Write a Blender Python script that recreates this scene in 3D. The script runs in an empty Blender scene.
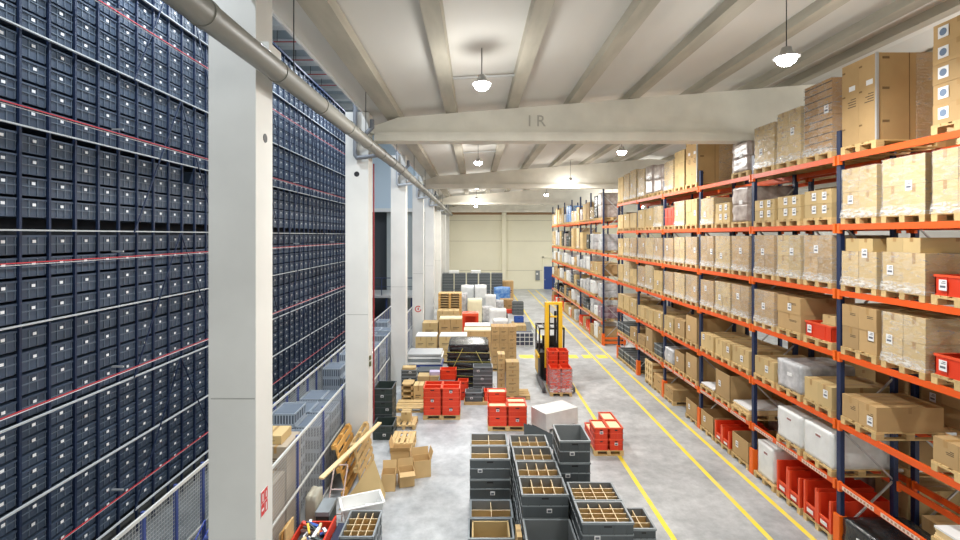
import bpy, bmesh, math, random
from mathutils import Vector, Matrix
R = math.radians
scene = bpy.context.scene
col = scene.collection
H = 5.95            # camera height over the hall floor
F = 482.0           # focal length in pixels of a 960 px wide frame

# ------------------------------------------------------------------ camera
cd = bpy.data.cameras.new('camera'); cam = bpy.data.objects.new('camera', cd); col.objects.link(cam)
cam.location = (0, 0, H); cam.rotation_euler = (R(90), 0, 0)
cd.sensor_width = 36; cd.lens = F / 960 * 36
cd.shift_x = (480 - 474.7) / 960; cd.shift_y = (235.4 - 270) / 960
cd.clip_end = 300
scene.camera = cam

# ------------------------------------------------------------------ world, exposure
w = bpy.data.worlds.new('world'); scene.world = w; w.use_nodes = True
w.node_tree.nodes['Background'].inputs[0].default_value = (1, .985, .92, 1)
w.node_tree.nodes['Background'].inputs[1].default_value = .38
scene.view_settings.view_transform = 'Standard'; scene.view_settings.look = 'None'
scene.view_settings.gamma = 1; scene.view_settings.use_curve_mapping = False
scene.view_settings.exposure = 0.74

# lamps: position, power of each hanging high-bay lamp of the hall
HALL_LAMPS = [(.13, y) for y in (-.6, 8.8, 18.2, 27.6, 36.8, 45.7)] + [(4.85, y) for y in (-1.0, 7.5, 15.9, 24.4, 32.6, 41)] + \
             [(10.6, y) for y in (-1, 8.5, 18, 27.5, 37, 46)] + [(16, y) for y in (8.5, 27.5, 46)]
LAMP_W = 200
TOWER_LAMPS = [(-5.0, y) for y in (3, 9, 15, 21, 27)]      # in the tall storage bay on the left
TOWER_W = 230

# ------------------------------------------------------------------ materials
MAT = {}
def mat(name, c, rough=.6, metal=0, var=0, noise=0, scale=3, bump=0, spec=.5, c2=None, emit=0, alpha=None, stretch=None, fac=None):
    """base colour c, patches towards c2 by noise, brightness varied per object by var"""
    if name in MAT: return MAT[name]
    m = bpy.data.materials.new(name); m.use_nodes = True; nt = m.node_tree; N = nt.nodes; L = nt.links
    b = N['Principled BSDF']; b.inputs['Roughness'].default_value = rough; b.inputs['Metallic'].default_value = metal
    b.inputs['Specular IOR Level'].default_value = spec
    c = tuple(c) + (1,)
    src = None
    b.inputs['Base Color'].default_value = c
    if noise or c2:
        tc = N.new('ShaderNodeTexCoord'); mp = N.new('ShaderNodeMapping'); nz = N.new('ShaderNodeTexNoise')
        L.new(tc.outputs['Object'], mp.inputs[0]); L.new(mp.outputs[0], nz.inputs['Vector'])
        if stretch: mp.inputs['Scale'].default_value = stretch
        nz.inputs['Scale'].default_value = scale; nz.inputs['Detail'].default_value = 5
        rp = N.new('ShaderNodeValToRGB'); lo, hi = fac or (.35, .65)
        rp.color_ramp.elements[0].position = lo; rp.color_ramp.elements[1].position = hi
        rp.color_ramp.elements[0].color = c
        rp.color_ramp.elements[1].color = tuple(c2) + (1,) if c2 else tuple(min(1, x * (1 + noise)) for x in c[:3]) + (1,)
        L.new(nz.outputs[0], rp.inputs[0]); src = rp.outputs[0]
        if bump:
            bp = N.new('ShaderNodeBump'); bp.inputs['Strength'].default_value = bump; bp.inputs['Distance'].default_value = .02
            L.new(nz.outputs[0], bp.inputs['Height']); L.new(bp.outputs[0], b.inputs['Normal'])
    if var:
        oi = N.new('ShaderNodeObjectInfo'); hs = N.new('ShaderNodeHueSaturation')
        mr = N.new('ShaderNodeMapRange'); mr.inputs['To Min'].default_value = 1 - var; mr.inputs['To Max'].default_value = 1 + var
        L.new(oi.outputs['Random'], mr.inputs[0]); L.new(mr.outputs[0], hs.inputs['Value'])
        if src: L.new(src, hs.inputs['Color'])
        else: hs.inputs['Color'].default_value = c
        src = hs.outputs[0]
    if src: L.new(src, b.inputs['Base Color'])
    if emit:
        b.inputs['Emission Color'].default_value = c; b.inputs['Emission Strength'].default_value = emit
    if alpha is not None: b.inputs['Alpha'].default_value = alpha
    MAT[name] = m
    return m

def film(name, c, cover=.25, rough=.18):
    """stretch film: mostly clear, glossy, denser in wrinkles"""
    m = bpy.data.materials.new(name); m.use_nodes = True; nt = m.node_tree; N = nt.nodes; L = nt.links
    b = N['Principled BSDF']; b.inputs['Base Color'].default_value = tuple(c) + (1,); b.inputs['Roughness'].default_value = rough
    tr = N.new('ShaderNodeBsdfTransparent'); mx = N.new('ShaderNodeMixShader')
    tc = N.new('ShaderNodeTexCoord'); mp = N.new('ShaderNodeMapping'); mp.inputs['Scale'].default_value = (1, 1, 3)
    nz = N.new('ShaderNodeTexNoise'); nz.inputs['Scale'].default_value = 5; nz.inputs['Detail'].default_value = 6; nz.inputs['Distortion'].default_value = 1.5
    L.new(tc.outputs['Object'], mp.inputs[0]); L.new(mp.outputs[0], nz.inputs['Vector'])
    mr = N.new('ShaderNodeMapRange'); mr.inputs['From Min'].default_value = .42; mr.inputs['From Max'].default_value = .68
    mr.inputs['To Min'].default_value = cover * .55; mr.inputs['To Max'].default_value = min(1, cover * 2.6)
    L.new(nz.outputs[0], mr.inputs[0]); L.new(mr.outputs[0], mx.inputs[0])
    L.new(tr.outputs[0], mx.inputs[1]); L.new(b.outputs[0], mx.inputs[2]); L.new(mx.outputs[0], N['Material Output'].inputs[0])
    bp = N.new('ShaderNodeBump'); bp.inputs['Strength'].default_value = .5; bp.inputs['Distance'].default_value = .02
    L.new(nz.outputs[0], bp.inputs['Height']); L.new(bp.outputs[0], b.inputs['Normal'])
    MAT[name] = m; return m

concrete = mat('concrete', (.69, .665, .58), .8, noise=.16, scale=1.3, bump=.1)
concrete_w = mat('concrete_column', (.66, .655, .62), .75, noise=.10, scale=1.0, bump=.05)
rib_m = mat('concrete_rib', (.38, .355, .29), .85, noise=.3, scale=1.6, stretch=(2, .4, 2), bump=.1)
deck_m = mat('roof_deck', (.63, .615, .57), .85, noise=.06, scale=.6, stretch=(1, .3, 1))
wall_m = mat('cream_wall', (.80, .765, .60), .8, noise=.05, scale=.5)
white_wall = mat('pale_wall', (.70, .70, .66), .8)
tower_wall = mat('tower_wall', (.55, .66, .74), .6)
dark_open = mat('dark_opening', (.04, .045, .05), .8)
grey_wall = mat('grey_wall', (.32, .36, .36), .7)
yellow_l = mat('yellow_paint', (.88, .70, .05), .6, c2=(.78, .66, .20), scale=3, fac=(.45, .75))
navy = mat('navy_steel', (.012, .026, .080), .45)
tower_blue = mat('tower_blue', (.009, .020, .055), .5)
fence_blue = mat('fence_blue', (.05, .08, .26), .45)
orange = mat('orange_steel', (.78, .10, .008), .42)
orange_g = mat('orange_guard', (.88, .15, .01), .45)
galv = mat('galvanised', (.55, .56, .56), .4, metal=.5)
white_st = mat('white_steel', (.72, .74, .72), .45)
red_pipe = mat('red_pipe', (.55, .04, .05), .4)
pipe_m = mat('grey_drain_pipe', (.20, .198, .175), .45, noise=.12, scale=2, stretch=(1, .3, 1))
pvc = mat('pvc_grey', (.22, .24, .27), .4)
pvc_l = mat('pvc_light', (.5, .53, .56), .4)
black = mat('black_plastic', (.015, .015, .017), .45)
black_film = mat('black_foil', (.012, .013, .014), .22, noise=1.5, scale=6, bump=.8)
card = mat('cardboard', (.43, .28, .125), .8, var=.16, noise=.10, scale=2.5)
card_l = mat('cardboard_light', (.53, .385, .18), .75, var=.12, noise=.08, scale=2)
card_lit = mat('lit_floor_cardboard', (.60, .41, .19), .8, noise=.1)  # paler brown: the light on the floor cartons is put into the colour
card_d = mat('cardboard_brown', (.40, .22, .075), .8, var=.12, noise=.1, scale=2)
tape = mat('brown_tape', (.40, .24, .09), .35)
seam = mat('carton_seam', (.20, .12, .05), .9)
ink = mat('print_ink', (.10, .07, .04), .8)
paper = mat('label_paper', (.80, .80, .80), .6)
paper_i = mat('label_print', (.12, .13, .16), .7)
wood = mat('pallet_wood', (.52, .36, .16), .75, var=.16, noise=.25, scale=4, stretch=(1, 4, 4))
wood_o = mat('orange_wood', (.62, .34, .09), .75, noise=.25, scale=4)
wood_p = mat('planed_wood', (.74, .56, .30), .7, noise=.15, scale=4)
tote_g = mat('grey_tote', (.080, .093, .100), .42, var=.14)
tote_in = mat('grey_tote_inside', (.20, .215, .22), .5)
tote_rim = mat('grey_tote_rim', (.25, .28, .295), .4)
tote_t = mat('storage_tote', (.046, .067, .104), .5, var=.15)
tote_tr = mat('storage_tote_rib', (.10, .13, .17), .45)
red_p = mat('red_plastic', (.74, .05, .015), .38, var=.08)
red_r = mat('red_rim', (.82, .09, .03), .35)
green_d = mat('dark_green_tote', (.035, .05, .045), .45)
divider_m = mat('divider_board', (.56, .37, .15), .8)
divider_e = mat('divider_edge', (.74, .60, .38), .8)
white_p = mat('white_plastic', (.80, .80, .78), .4, noise=.05, scale=3)
white_w = mat('white_wrap', (.70, .71, .70), .3, noise=.12, scale=4, bump=.5)
grey_w = mat('silver_wrap', (.38, .385, .40), .28, c2=(.62, .62, .63), scale=5, bump=.7)
brown_w = mat('mauve_wrap', (.30, .23, .20), .3, c2=(.5, .43, .38), scale=5, bump=.6)
purple_w = mat('plum_wrap', (.19, .075, .10), .3, c2=(.42, .34, .38), scale=4, bump=.6)
blue_p = mat('blue_plastic', (.03, .10, .42), .4)
blue_w = mat('blue_tarp', (.03, .16, .52), .35, c2=(.25, .42, .66), scale=4, bump=.7)
yellow_s = mat('yellow_truck_paint', (.86, .52, .02), .4)
crate_m = mat('pale_crate', (.46, .52, .59), .45, var=.12)
cream_p = mat('cream_parts', (.80, .68, .42), .6)
door_blue = mat('blue_door_paint', (.02, .06, .26), .45)
lamp_glow = mat('lamp_glow', (1, .98, .93), emit=30)
lamp_hous = mat('lamp_housing', (.45, .45, .45), .4, metal=.6)
clear = film('clear_film', (.85, .85, .83), .13)
haze = film('milky_film', (.82, .82, .80), .28)
pinkf = film('film_over_red', (.70, .55, .58), .26)
sign_red = mat('sign_red', (.62, .03, .03), .5)

def floor_material():
    m = bpy.data.materials.new('polished_concrete'); m.use_nodes = True; nt = m.node_tree; N = nt.nodes; L = nt.links
    b = N['Principled BSDF']
    tc = N.new('ShaderNodeTexCoord')
    n1 = N.new('ShaderNodeTexNoise'); n1.inputs['Scale'].default_value = .7; n1.inputs['Detail'].default_value = 8; n1.inputs['Roughness'].default_value = .65
    n2 = N.new('ShaderNodeTexNoise'); n2.inputs['Scale'].default_value = 3.2; n2.inputs['Detail'].default_value = 9; n2.inputs['Roughness'].default_value = .7
    L.new(tc.outputs['Object'], n1.inputs['Vector']); L.new(tc.outputs['Object'], n2.inputs['Vector'])
    r1 = N.new('ShaderNodeValToRGB'); r1.color_ramp.elements[0].position = .33; r1.color_ramp.elements[1].position = .62
    r1.color_ramp.elements[0].color = (.33, .345, .355, 1); r1.color_ramp.elements[1].color = (.545, .56, .565, 1)
    r2 = N.new('ShaderNodeValToRGB'); r2.color_ramp.elements[0].position = .36; r2.color_ramp.elements[1].position = .66
    r2.color_ramp.elements[0].color = (.72, .73, .74, 1); r2.color_ramp.elements[1].color = (1.12, 1.12, 1.12, 1)
    L.new(n1.outputs[0], r1.inputs[0]); L.new(n2.outputs[0], r2.inputs[0])
    mx = N.new('ShaderNodeMix'); mx.data_type = 'RGBA'; mx.blend_type = 'MULTIPLY'; mx.inputs[0].default_value = .8
    L.new(r1.outputs[0], mx.inputs[6]); L.new(r2.outputs[0], mx.inputs[7]); L.new(mx.outputs[2], b.inputs['Base Color'])
    mr = N.new('ShaderNodeMapRange'); mr.inputs['To Min'].default_value = .28; mr.inputs['To Max'].default_value = .55
    L.new(n1.outputs[0], mr.inputs[0]); L.new(mr.outputs[0], b.inputs['Roughness'])
    b.inputs['Specular IOR Level'].default_value = .4
    return m
floor_m = floor_material()

# ------------------------------------------------------------------ mesh helpers
class MB:
    """collects shapes with materials; build() links them as ONE mesh object"""
    def __init__(s): s.v = []; s.f = []; s.m = []; s.mats = []; s.sm = []
    def mi(s, m):
        if m not in s.mats: s.mats.append(m)
        return s.mats.index(m)
    def add(s, vs, fs, m, smooth=False):
        o = len(s.v); s.v += [tuple(v) for v in vs]; k = s.mi(m)
        for f in fs: s.f.append(tuple(i + o for i in f)); s.m.append(k); s.sm.append(smooth)
        return s
    def box(s, x0, x1, y0, y1, z0, z1, m, M=None):
        vs = [Vector(p) for p in ((x0,y0,z0),(x1,y0,z0),(x1,y1,z0),(x0,y1,z0),(x0,y0,z1),(x1,y0,z1),(x1,y1,z1),(x0,y1,z1))]
        if M: vs = [M @ v for v in vs]
        return s.add(vs, [(3,2,1,0),(4,5,6,7),(0,1,5,4),(1,2,6,5),(2,3,7,6),(3,0,4,7)], m)
    def bar(s, a, b, w, h, m):
        """square bar from a to b"""
        a = Vector(a); b = Vector(b); d = b - a; L = d.length; q = d.to_track_quat('Y', 'Z').to_matrix().to_4x4()
        return s.box(-w/2, w/2, 0, L, -h/2, h/2, m, Matrix.Translation(a) @ q)
    def cyl(s, a, b, r, m, n=12, r2=None, caps=True):
        a = Vector(a); b = Vector(b); d = b - a; q = d.to_track_quat('Z', 'Y').to_matrix(); r2 = r if r2 is None else r2
        vs = []
        for c, rr in ((a, r), (b, r2)):
            for i in range(n): t = 2*math.pi*i/n; vs.append(c + q @ Vector((rr*math.cos(t), rr*math.sin(t), 0)))
        s.add(vs, [(i, (i+1) % n, n+(i+1) % n, n+i) for i in range(n)], m, True)
        if caps: s.add(vs[:n], [tuple(range(n-1, -1, -1))], m); s.add(vs[n:], [tuple(range(n))], m)
        return s
    def tube(s, pts, r, m, n=8):
        for a, b in zip(pts, pts[1:]): s.cyl(a, b, r, m, n)
        for p in pts[1:-1]: s.ball(p, r, m, 8, 5)
        return s
    def ball(s, c, r, m, n=12, k=7, sq=(1,1,1)):
        c = Vector(c); vs = []; fs = []
        for j in range(k+1):
            ph = math.pi*j/k
            for i in range(n):
                t = 2*math.pi*i/n; vs.append(c + Vector((r*sq[0]*math.sin(ph)*math.cos(t), r*sq[1]*math.sin(ph)*math.sin(t), r*sq[2]*math.cos(ph))))
        for j in range(k):
            for i in range(n): a = j*n+i; b = j*n+(i+1) % n; fs.append((a, a+n, b+n, b))
        return s.add(vs, fs, m, True)
    def lathe(s, prof, m, n=16, at=(0,0,0)):
        vs = []; fs = []
        for r, z in prof:
            for i in range(n): t = 2*math.pi*i/n; vs.append((at[0]+r*math.cos(t), at[1]+r*math.sin(t), at[2]+z))
        for j in range(len(prof)-1):
            for i in range(n): a = j*n+i; b = j*n+(i+1) % n; fs.append((a, b, b+n, a+n))
        return s.add(vs, fs, m, True)
    def poly(s, pts, thick, m):
        """flat polygon given in 3D, thickened along its normal"""
        P = [Vector(p) for p in pts]; n = (P[1]-P[0]).cross(P[2]-P[0]).normalized() * thick; k = len(P)
        vs = P + [p + n for p in P]
        return s.add(vs, [tuple(range(k-1,-1,-1)), tuple(range(k, 2*k))] + [(i, (i+1) % k, k+(i+1) % k, k+i) for i in range(k)], m)
    def lump(s, x, y, z, m, seed=0, amp=.04, round_=.12, n=7):
        """soft irregular block x*y*z standing on 0, for wrapped or bagged goods"""
        rnd = random.Random(seed); bm = bmesh.new(); bmesh.ops.create_cube(bm, size=1)
        bmesh.ops.subdivide_edges(bm, edges=bm.edges[:], cuts=n, use_grid_fill=True)
        ph = [rnd.uniform(0, 6.28) for _ in range(9)]
        for v in bm.verts:
            p = v.co.copy(); q = p.normalized() * .62; t = round_ * (abs(p.x)*abs(p.y) + abs(p.z)*abs(p.x) + abs(p.y)*abs(p.z)) * 1.2
            p = p.lerp(q, min(.8, t))
            d = amp * (math.sin(9*p.x+ph[0]+5*p.z) + math.sin(8*p.y+ph[1]+6*p.x) + math.sin(11*p.z+ph[2]+4*p.y) + rnd.uniform(-.6, .6)) * .5
            p *= 1 + d; v.co = Vector((max(-.5, min(.5, p.x))*x, max(-.5, min(.5, p.y))*y, max(0, (p.z+.5))*z))
        bm.verts.ensure_lookup_table()
        lo = min(v.co.z for v in bm.verts)
        s.add([v.co - Vector((0, 0, lo)) for v in bm.verts], [tuple(v.index for v in f.verts) for f in bm.faces], m, True)
        bm.free(); return s
    def mesh(s, name):
        me = bpy.data.meshes.new(name); me.from_pydata(s.v, [], s.f)
        for m in s.mats: me.materials.append(m)
        me.polygons.foreach_set('material_index', s.m); me.polygons.foreach_set('use_smooth', s.sm); me.update()
        return me
    def build(s, name, parent=None, loc=None):
        return link(name, s.mesh(name), parent, loc)

def link(name, me, parent=None, loc=None, rz=0):
    o = bpy.data.objects.new(name, me); col.objects.link(o)
    if parent: o.parent = parent
    if loc: o.location = loc
    if rz: o.rotation_euler.z = rz
    return o
USED = {}
def tag(o, label, cat, group=None, kind=None):
    o['label'] = label; o['category'] = cat
    if group: o['group'] = group
    if kind: o['kind'] = kind
    USED.setdefault(label, []).append((o.name, group))
    return o
def empty(name, loc, label, cat, group=None, rz=0):
    o = bpy.data.objects.new(name, None); col.objects.link(o); o.location = loc; o.rotation_euler = (0, 0, rz)
    o.empty_display_size = .2
    return tag(o, label, cat, group)
def struct(name, mb, loc=None):
    o = mb.build(name, None, loc); o['kind'] = 'structure'; return o
def dup(src, parent=None, loc=None, rz=None):
    """copy of an object and of its children"""
    o = src.copy(); col.objects.link(o); o.parent = parent
    if loc is not None: o.location = loc
    if rz is not None: o.rotation_euler.z = rz
    for c in list(src.children): dup(c, o)
    return o
def ground(px, py, h=0):
    """point of the plane z=h seen at pixel (px,py) of the photograph"""
    y = F * (H - h) / (py - 235.4); return Vector(((px - 474.7) * y / F, y, h))
ORD = ['first', 'second', 'third', 'fourth', 'fifth', 'sixth', 'seventh', 'eighth', 'ninth', 'tenth']

# ================================================================== SETTING
struct('floor', MB().box(-4.7, 22, -3, 54, -.2, 0, floor_m))
struct('floor_tower', MB().box(-14, -4.7, -3, 54, -.2, 0, mat('dark_floor', (.13, .14, .14), .5, noise=.4, scale=1.5)))
struct('wall_far', MB().box(-3.0, 22, 53.5, 53.9, 0, 10.6, wall_m))
for z in (2.05, 5.3, 7.6):
    struct('trim_1', MB().box(-2.9, 22, 53.485, 53.5, z, z+.035, mat('panel_joint', (.42, .38, .28), .8)))
struct('trim_2', MB().box(-2.9, 22, 53.3, 53.5, 8.25, 8.5, mat('rust_beam', (.36, .22, .12), .8)))
for x in (3.25, 10, 16.5):
    struct('pilaster', MB().box(x-.25, x+.25, 53.15, 53.5, 0, 8.9, wall_m))
struct('wall_right', MB().box(21.6, 21.9, -3, 53.5, 0, 10.6, white_wall))

def roof_z(x): return 9.23 + .08*(x+1.9) if x < 9.2 else 9.23 + .08*11.1 - .08*(x-9.2)
d = MB()
for xa, xb in ((-2.86, 9.2), (9.2, 21.9)):
    za, zb = roof_z(xa), roof_z(xb)
    d.add([(xa,-3,za),(xb,-3,zb),(xb,53.9,zb),(xa,53.9,za),(xa,-3,za+.25),(xb,-3,zb+.25),(xb,53.9,zb+.25),(xa,53.9,za+.25)],
          [(3,2,1,0),(4,5,6,7),(0,1,5,4),(1,2,6,5),(2,3,7,6),(3,0,4,7)], deck_m)
struct('ceiling', d)
struct('trim_3', MB().box(-2.91, -2.865, -3, 46, 9.11, 9.42, mat('white_edge', (.78, .80, .80), .5)))
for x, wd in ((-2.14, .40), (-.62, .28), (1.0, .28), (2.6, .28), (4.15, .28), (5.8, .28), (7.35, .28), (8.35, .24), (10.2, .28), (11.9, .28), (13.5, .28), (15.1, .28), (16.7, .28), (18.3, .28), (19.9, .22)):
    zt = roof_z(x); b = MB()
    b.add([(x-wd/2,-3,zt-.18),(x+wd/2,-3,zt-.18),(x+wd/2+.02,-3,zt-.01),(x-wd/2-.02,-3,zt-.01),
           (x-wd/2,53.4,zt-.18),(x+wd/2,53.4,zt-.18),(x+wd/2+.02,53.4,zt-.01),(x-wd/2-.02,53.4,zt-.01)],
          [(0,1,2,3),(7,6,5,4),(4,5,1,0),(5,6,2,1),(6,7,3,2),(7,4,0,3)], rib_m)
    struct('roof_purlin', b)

COLS = [-.5, 6.03, 12.42, 19.13, 25.75, 32.3, 38.9, 45.4, 51.5]
def roof_beam(yc):
    b = MB(); w_, fl = .11, .24
    xs = [-3.0, -2.0, 9.2, 20.8, 21.5]
    top = [roof_z(x) - .19 for x in xs]; top[0] = top[1] - .35; top[-1] = top[-2] - .2
    P = []
    for x, t in zip(xs, top):
        P.append([(x, yc-w_, 8.62), (x, yc+w_, 8.62), (x, yc+w_, t), (x, yc-w_, t)])
    vs = [p for q in P for p in q]; fs = [(0,1,2,3), (16,19,18,17)]
    for i in range(4):
        a = 4*i; fs += [(a+0,a+3,a+7,a+4),(a+1,a+5,a+6,a+2),(a+2,a+6,a+7,a+3),(a+0,a+4,a+5,a+1)]
    b.add(vs, fs, concrete)
    b.box(-2.6, 21.5, yc-fl, yc+fl, 8.40, 8.62, concrete)
    return b
for k, y in enumerate((-.35, 12.7, 25.2, 38.2, 50.9)):
    ob = struct('roof_beam', roof_beam(y))
    if k == 1:
        cu = bpy.data.curves.new('letters', 'FONT'); cu.body = 'I R'; cu.size = .42; cu.extrude = .004; cu.space_character = 1.0
        t = bpy.data.objects.new('tmp', cu); col.objects.link(t); bpy.context.view_layer.update()
        me = bpy.data.meshes.new_from_object(t.evaluated_get(bpy.context.evaluated_depsgraph_get())); bpy.data.objects.remove(t)
        me.materials.append(mat('stencil_grey', (.43, .41, .35), .8))
        o = link('letter_marking', me, ob, (1.38, y-.115, 8.80)); o.rotation_euler = (R(90), 0, 0)

for k, y in enumerate(COLS):
    b = MB().box(-3.33, -2.74, y, y+.5, 0, roof_z(-3) - .01 if y > 0 else 9.3, concrete_w)
    b.box(-2.745, -2.60, y+.06, y+.44, 8.1, 8.40, concrete_w)
    c = struct('concrete_column', b)
    if k in (1, 2):
        zz = 7.22 if k == 1 else 7.53
        if k == 1: MB().cyl((-2.74, y+.27, zz), (-2.735, y+.27, zz), .06, black).build('socket_hole', c)
        else: MB().cyl((-3.04, y, zz), (-3.04, y-.005, zz), .07, black).build('socket_hole', c)
    if k < 7:
        MB().box(-3.30, -2.75, y-.002, y+.001, 3.9, 3.915, mat('joint_line', (.4, .4, .37), .8)).build('cast_joint', c)

# fire signs on the columns
s = MB().box(-2.738, -2.732, 6.16, 6.36, 2.33, 2.66, paper)
for (ya, za) in ((6.165, 2.50), (6.265, 2.50), (6.165, 2.34), (6.265, 2.34)):
    s.box(-2.732, -2.730, ya, ya+.09, za, za+.15, sign_red)
s.box(-2.730, -2.728, 6.20, 6.225, 2.52, 2.62, paper); s.box(-2.730, -2.728, 6.30, 6.32, 2.53, 2.61, paper)
s.box(-2.730, -2.728, 6.18, 6.24, 2.40, 2.43, paper); s.box(-2.730, -2.728, 6.30, 6.325, 2.36, 2.46, paper)
tag(s.build('fire_sign'), 'red and white fire equipment sign on the nearest concrete column', 'sign')
s = MB()
n = 20; yk = COLS[4] - .006
for i in range(n-3):
    a, b_ = 2*math.pi*i/n + .8, 2*math.pi*(i+1)/n + .8
    s.bar((-3.02+.15*math.cos(a), yk, 2.02+.15*math.sin(a)), (-3.02+.15*math.cos(b_), yk, 2.02+.15*math.sin(b_)), .01, .045, sign_red)
s.box(-3.05, -2.99, yk-.004, yk+.004, 1.95, 2.09, sign_red)
tag(s.build('round_sign'), 'round red ring sign painted on a white column', 'sign')
tag(MB().box(-2.738, -2.70, 12.50, 12.60, 2.72, 2.82, mat('socket_olive', (.12, .12, .05), .5)).box(-2.738, -2.70, 12.50, 12.60, 2.55, 2.66, mat('socket_olive', (.12, .12, .05), .5)).build('wall_socket'),
    'small dark socket boxes on the side of the second column', 'socket')

# tall bay: ceiling, far wall, beams
struct('ceiling_1', MB().box(-12, -2.87, -3, 34, 13.9, 14.1, mat('tower_roof', (.38, .45, .50), .6)))
for y in [0.5 + 1.9*i for i in range(18)]:
    struct('roof_batten', MB().box(-11, -3.2, y, y+.42, 13.62, 13.9, mat('white_batten', (.74, .77, .78), .5)))
struct('wall_tower_upper', MB().box(-12, -3.2, -3, 46, 9.62, 9.63, white_wall) if False else MB().box(-2.91, -2.865, -3, 34, 9.42, 13.9, white_wall))
struct('wall_tower_end', MB().box(-12, -3.4, 34, 34.3, 7.6, 13.9, tower_wall).box(-12, -7.35, 34, 34.3, 0, 7.6, tower_wall).box(-6.2, -3.4, 34, 34.3, 0, 7.6, grey_wall).box(-7.35, -6.2, 34.6, 34.8, 0, 7.7, dark_open))
struct('trim_4', MB().box(-9, -3.4, 33.7, 34, 7.6, 7.85, white_st))
struct('wall_tower_side', MB().box(-12.2, -12, -3, 34.3, 0, 13.9, mat('tower_back', (.10, .12, .14), .8)))
struct('wall_left', MB().box(-3.35, -3.2, 34, 53.5, 0, 9.3, white_wall))
pl = MB().box(-9, -3.6, 30.5, 33.6, 2.0, 2.15, galv)
for x in (-8.8, -7.2, -5.6, -4.0): pl.box(x-.06, x+.06, 30.6, 30.72, 0, 2.0, navy)
po = tag(pl.build('platform'), 'grey steel platform at the far end of the tall storage bay', 'platform')
rb = MB()
for x in [-8.9 + .75*i for i in range(8)]: rb.bar((x, 30.55, 2.15), (x, 30.55, 3.25), .04, .04, navy)
rb.bar((-9, 30.55, 3.25), (-3.6, 30.55, 3.25), .05, .05, navy); rb.bar((-9, 30.55, 2.7), (-3.6, 30.55, 2.7), .03, .03, navy)
rb.build('railing', po)
tag(MB().cyl((-3.10, 14.8, 0), (-3.10, 14.8, 8.15), .022, mat('dark_red_pipe', (.35, .03, .03), .5)).build('sprinkler_riser'), 'thin upright red pipe just behind the second column', 'pipe')
for i, y in enumerate((7.5, 10.5, 13.3, 16.0, 18.3, 20.2, 22.0, 23.6)):
    tag(MB().cyl((-8.5, y, 13.3), (-3.0, y, 13.3), .02, red_pipe, 6).cyl((-7.5, y, 13.3), (-7.5, y, 13.9), .012, black, 6).cyl((-4.2, y, 13.3), (-4.2, y, 13.9), .012, black, 6).build('sprinkler_pipe'), 'thin red sprinkler pipe under the tall bay ceiling, %s from the camera' % ORD[i], 'pipe', 'red sprinkler pipes under the tall bay ceiling')

# floor markings
for n_, x in (('left', 3.9), ('middle', 5.79), ('right', 6.63)):
    struct('floor_line_'+n_, MB().box(x-.055, x+.055, -2, 52.5, 0, .003, yellow_l))
for x0, x1 in ((2.2, 2.9), (3.2, 3.75), (4.6, 5.05), (5.3, 5.7), (6.0, 6.5)):
    struct('floor_patch', MB().box(x0, x1, 23.35, 24.0, 0, .004, yellow_l))

# far wall things
dr = MB().box(7.66, 8.9, 53.40, 53.5, 0.0, 2.5, door_blue)
o = dr.build('door_1'); o['kind'] = 'structure'
MB().box(7.5, 7.66, 53.36, 53.5, 0, 3.6, wall_m).box(8.9, 9.1, 53.36, 53.5, 0, 3.6, wall_m).box(7.5, 9.1, 53.36, 53.5, 3.45, 3.6, wall_m).build('door_frame', o)
MB().box(7.75, 7.8, 53.33, 53.4, 1.0, 1.12, galv).build('door_handle', o)
o = MB().box(6.75, 7.2, 53.3, 53.5, 1.0, 2.05, mat('panel_grey', (.22, .24, .25), .5)).build('electrical_panel')
tag(o, 'dark grey electrical panel on the far wall beside the blue door', 'panel')
MB().box(6.82, 7.0, 53.29, 53.3, 1.6, 1.8, paper).build('notice', o)

# ------------------------------------------------------------------ big drain pipe with branches
p = MB(); px_, pz = -2.44, 8.09
DZ = lambda y: 7.88 + .0165*y if y < 16 else 8.144
p.cyl((px_, -2.5, DZ(-2.5)), (px_, 16, DZ(16)), .13, pipe_m, 20).cyl((px_, 16, DZ(16)), (px_, 51, DZ(51)), .13, pipe_m, 20)
o = tag(p.build('drain_pipe'), 'long fat grey drain pipe running along the columns under the roof beams', 'pipe')
for y in [1.0 + 1.65*i for i in range(30)]: MB().cyl((px_, y, DZ(y)), (px_, y+.08, DZ(y+.08)), .14, pipe_m, 20).build('pipe_socket', o)
b = MB()
for y in [2.2 + 4.3*i for i in range(11)]: b.cyl((px_, y, DZ(y)), (px_, y, roof_z(px_) - .01), .008, black, 6)
b.build('hanger_rod', o)
for k in range(2, 8):
    y = COLS[k]
    b = MB(); b.tube([(-3.05, y-.12, 9.3), (-3.05, y-.12, 8.0), (-3.0, y-.12, 7.93), (-2.72, y-.12, 7.96), (-2.46, y-.1, 8.0)], .055, pvc_l if k > 2 else pvc)
    q = tag(b.build('branch_pipe'), 'grey drain branch with an elbow into the fat pipe, at the %s column' % ORD[k-1], 'pipe', 'drain branches at the columns')
    MB().tube([(-2.62, y-.12, 8.9), (-2.62, y-.12, 8.7), (-2.9, y-.12, 8.42), (-3.02, y-.12, 8.35)], .06, pvc).build('elbow', q)

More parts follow.
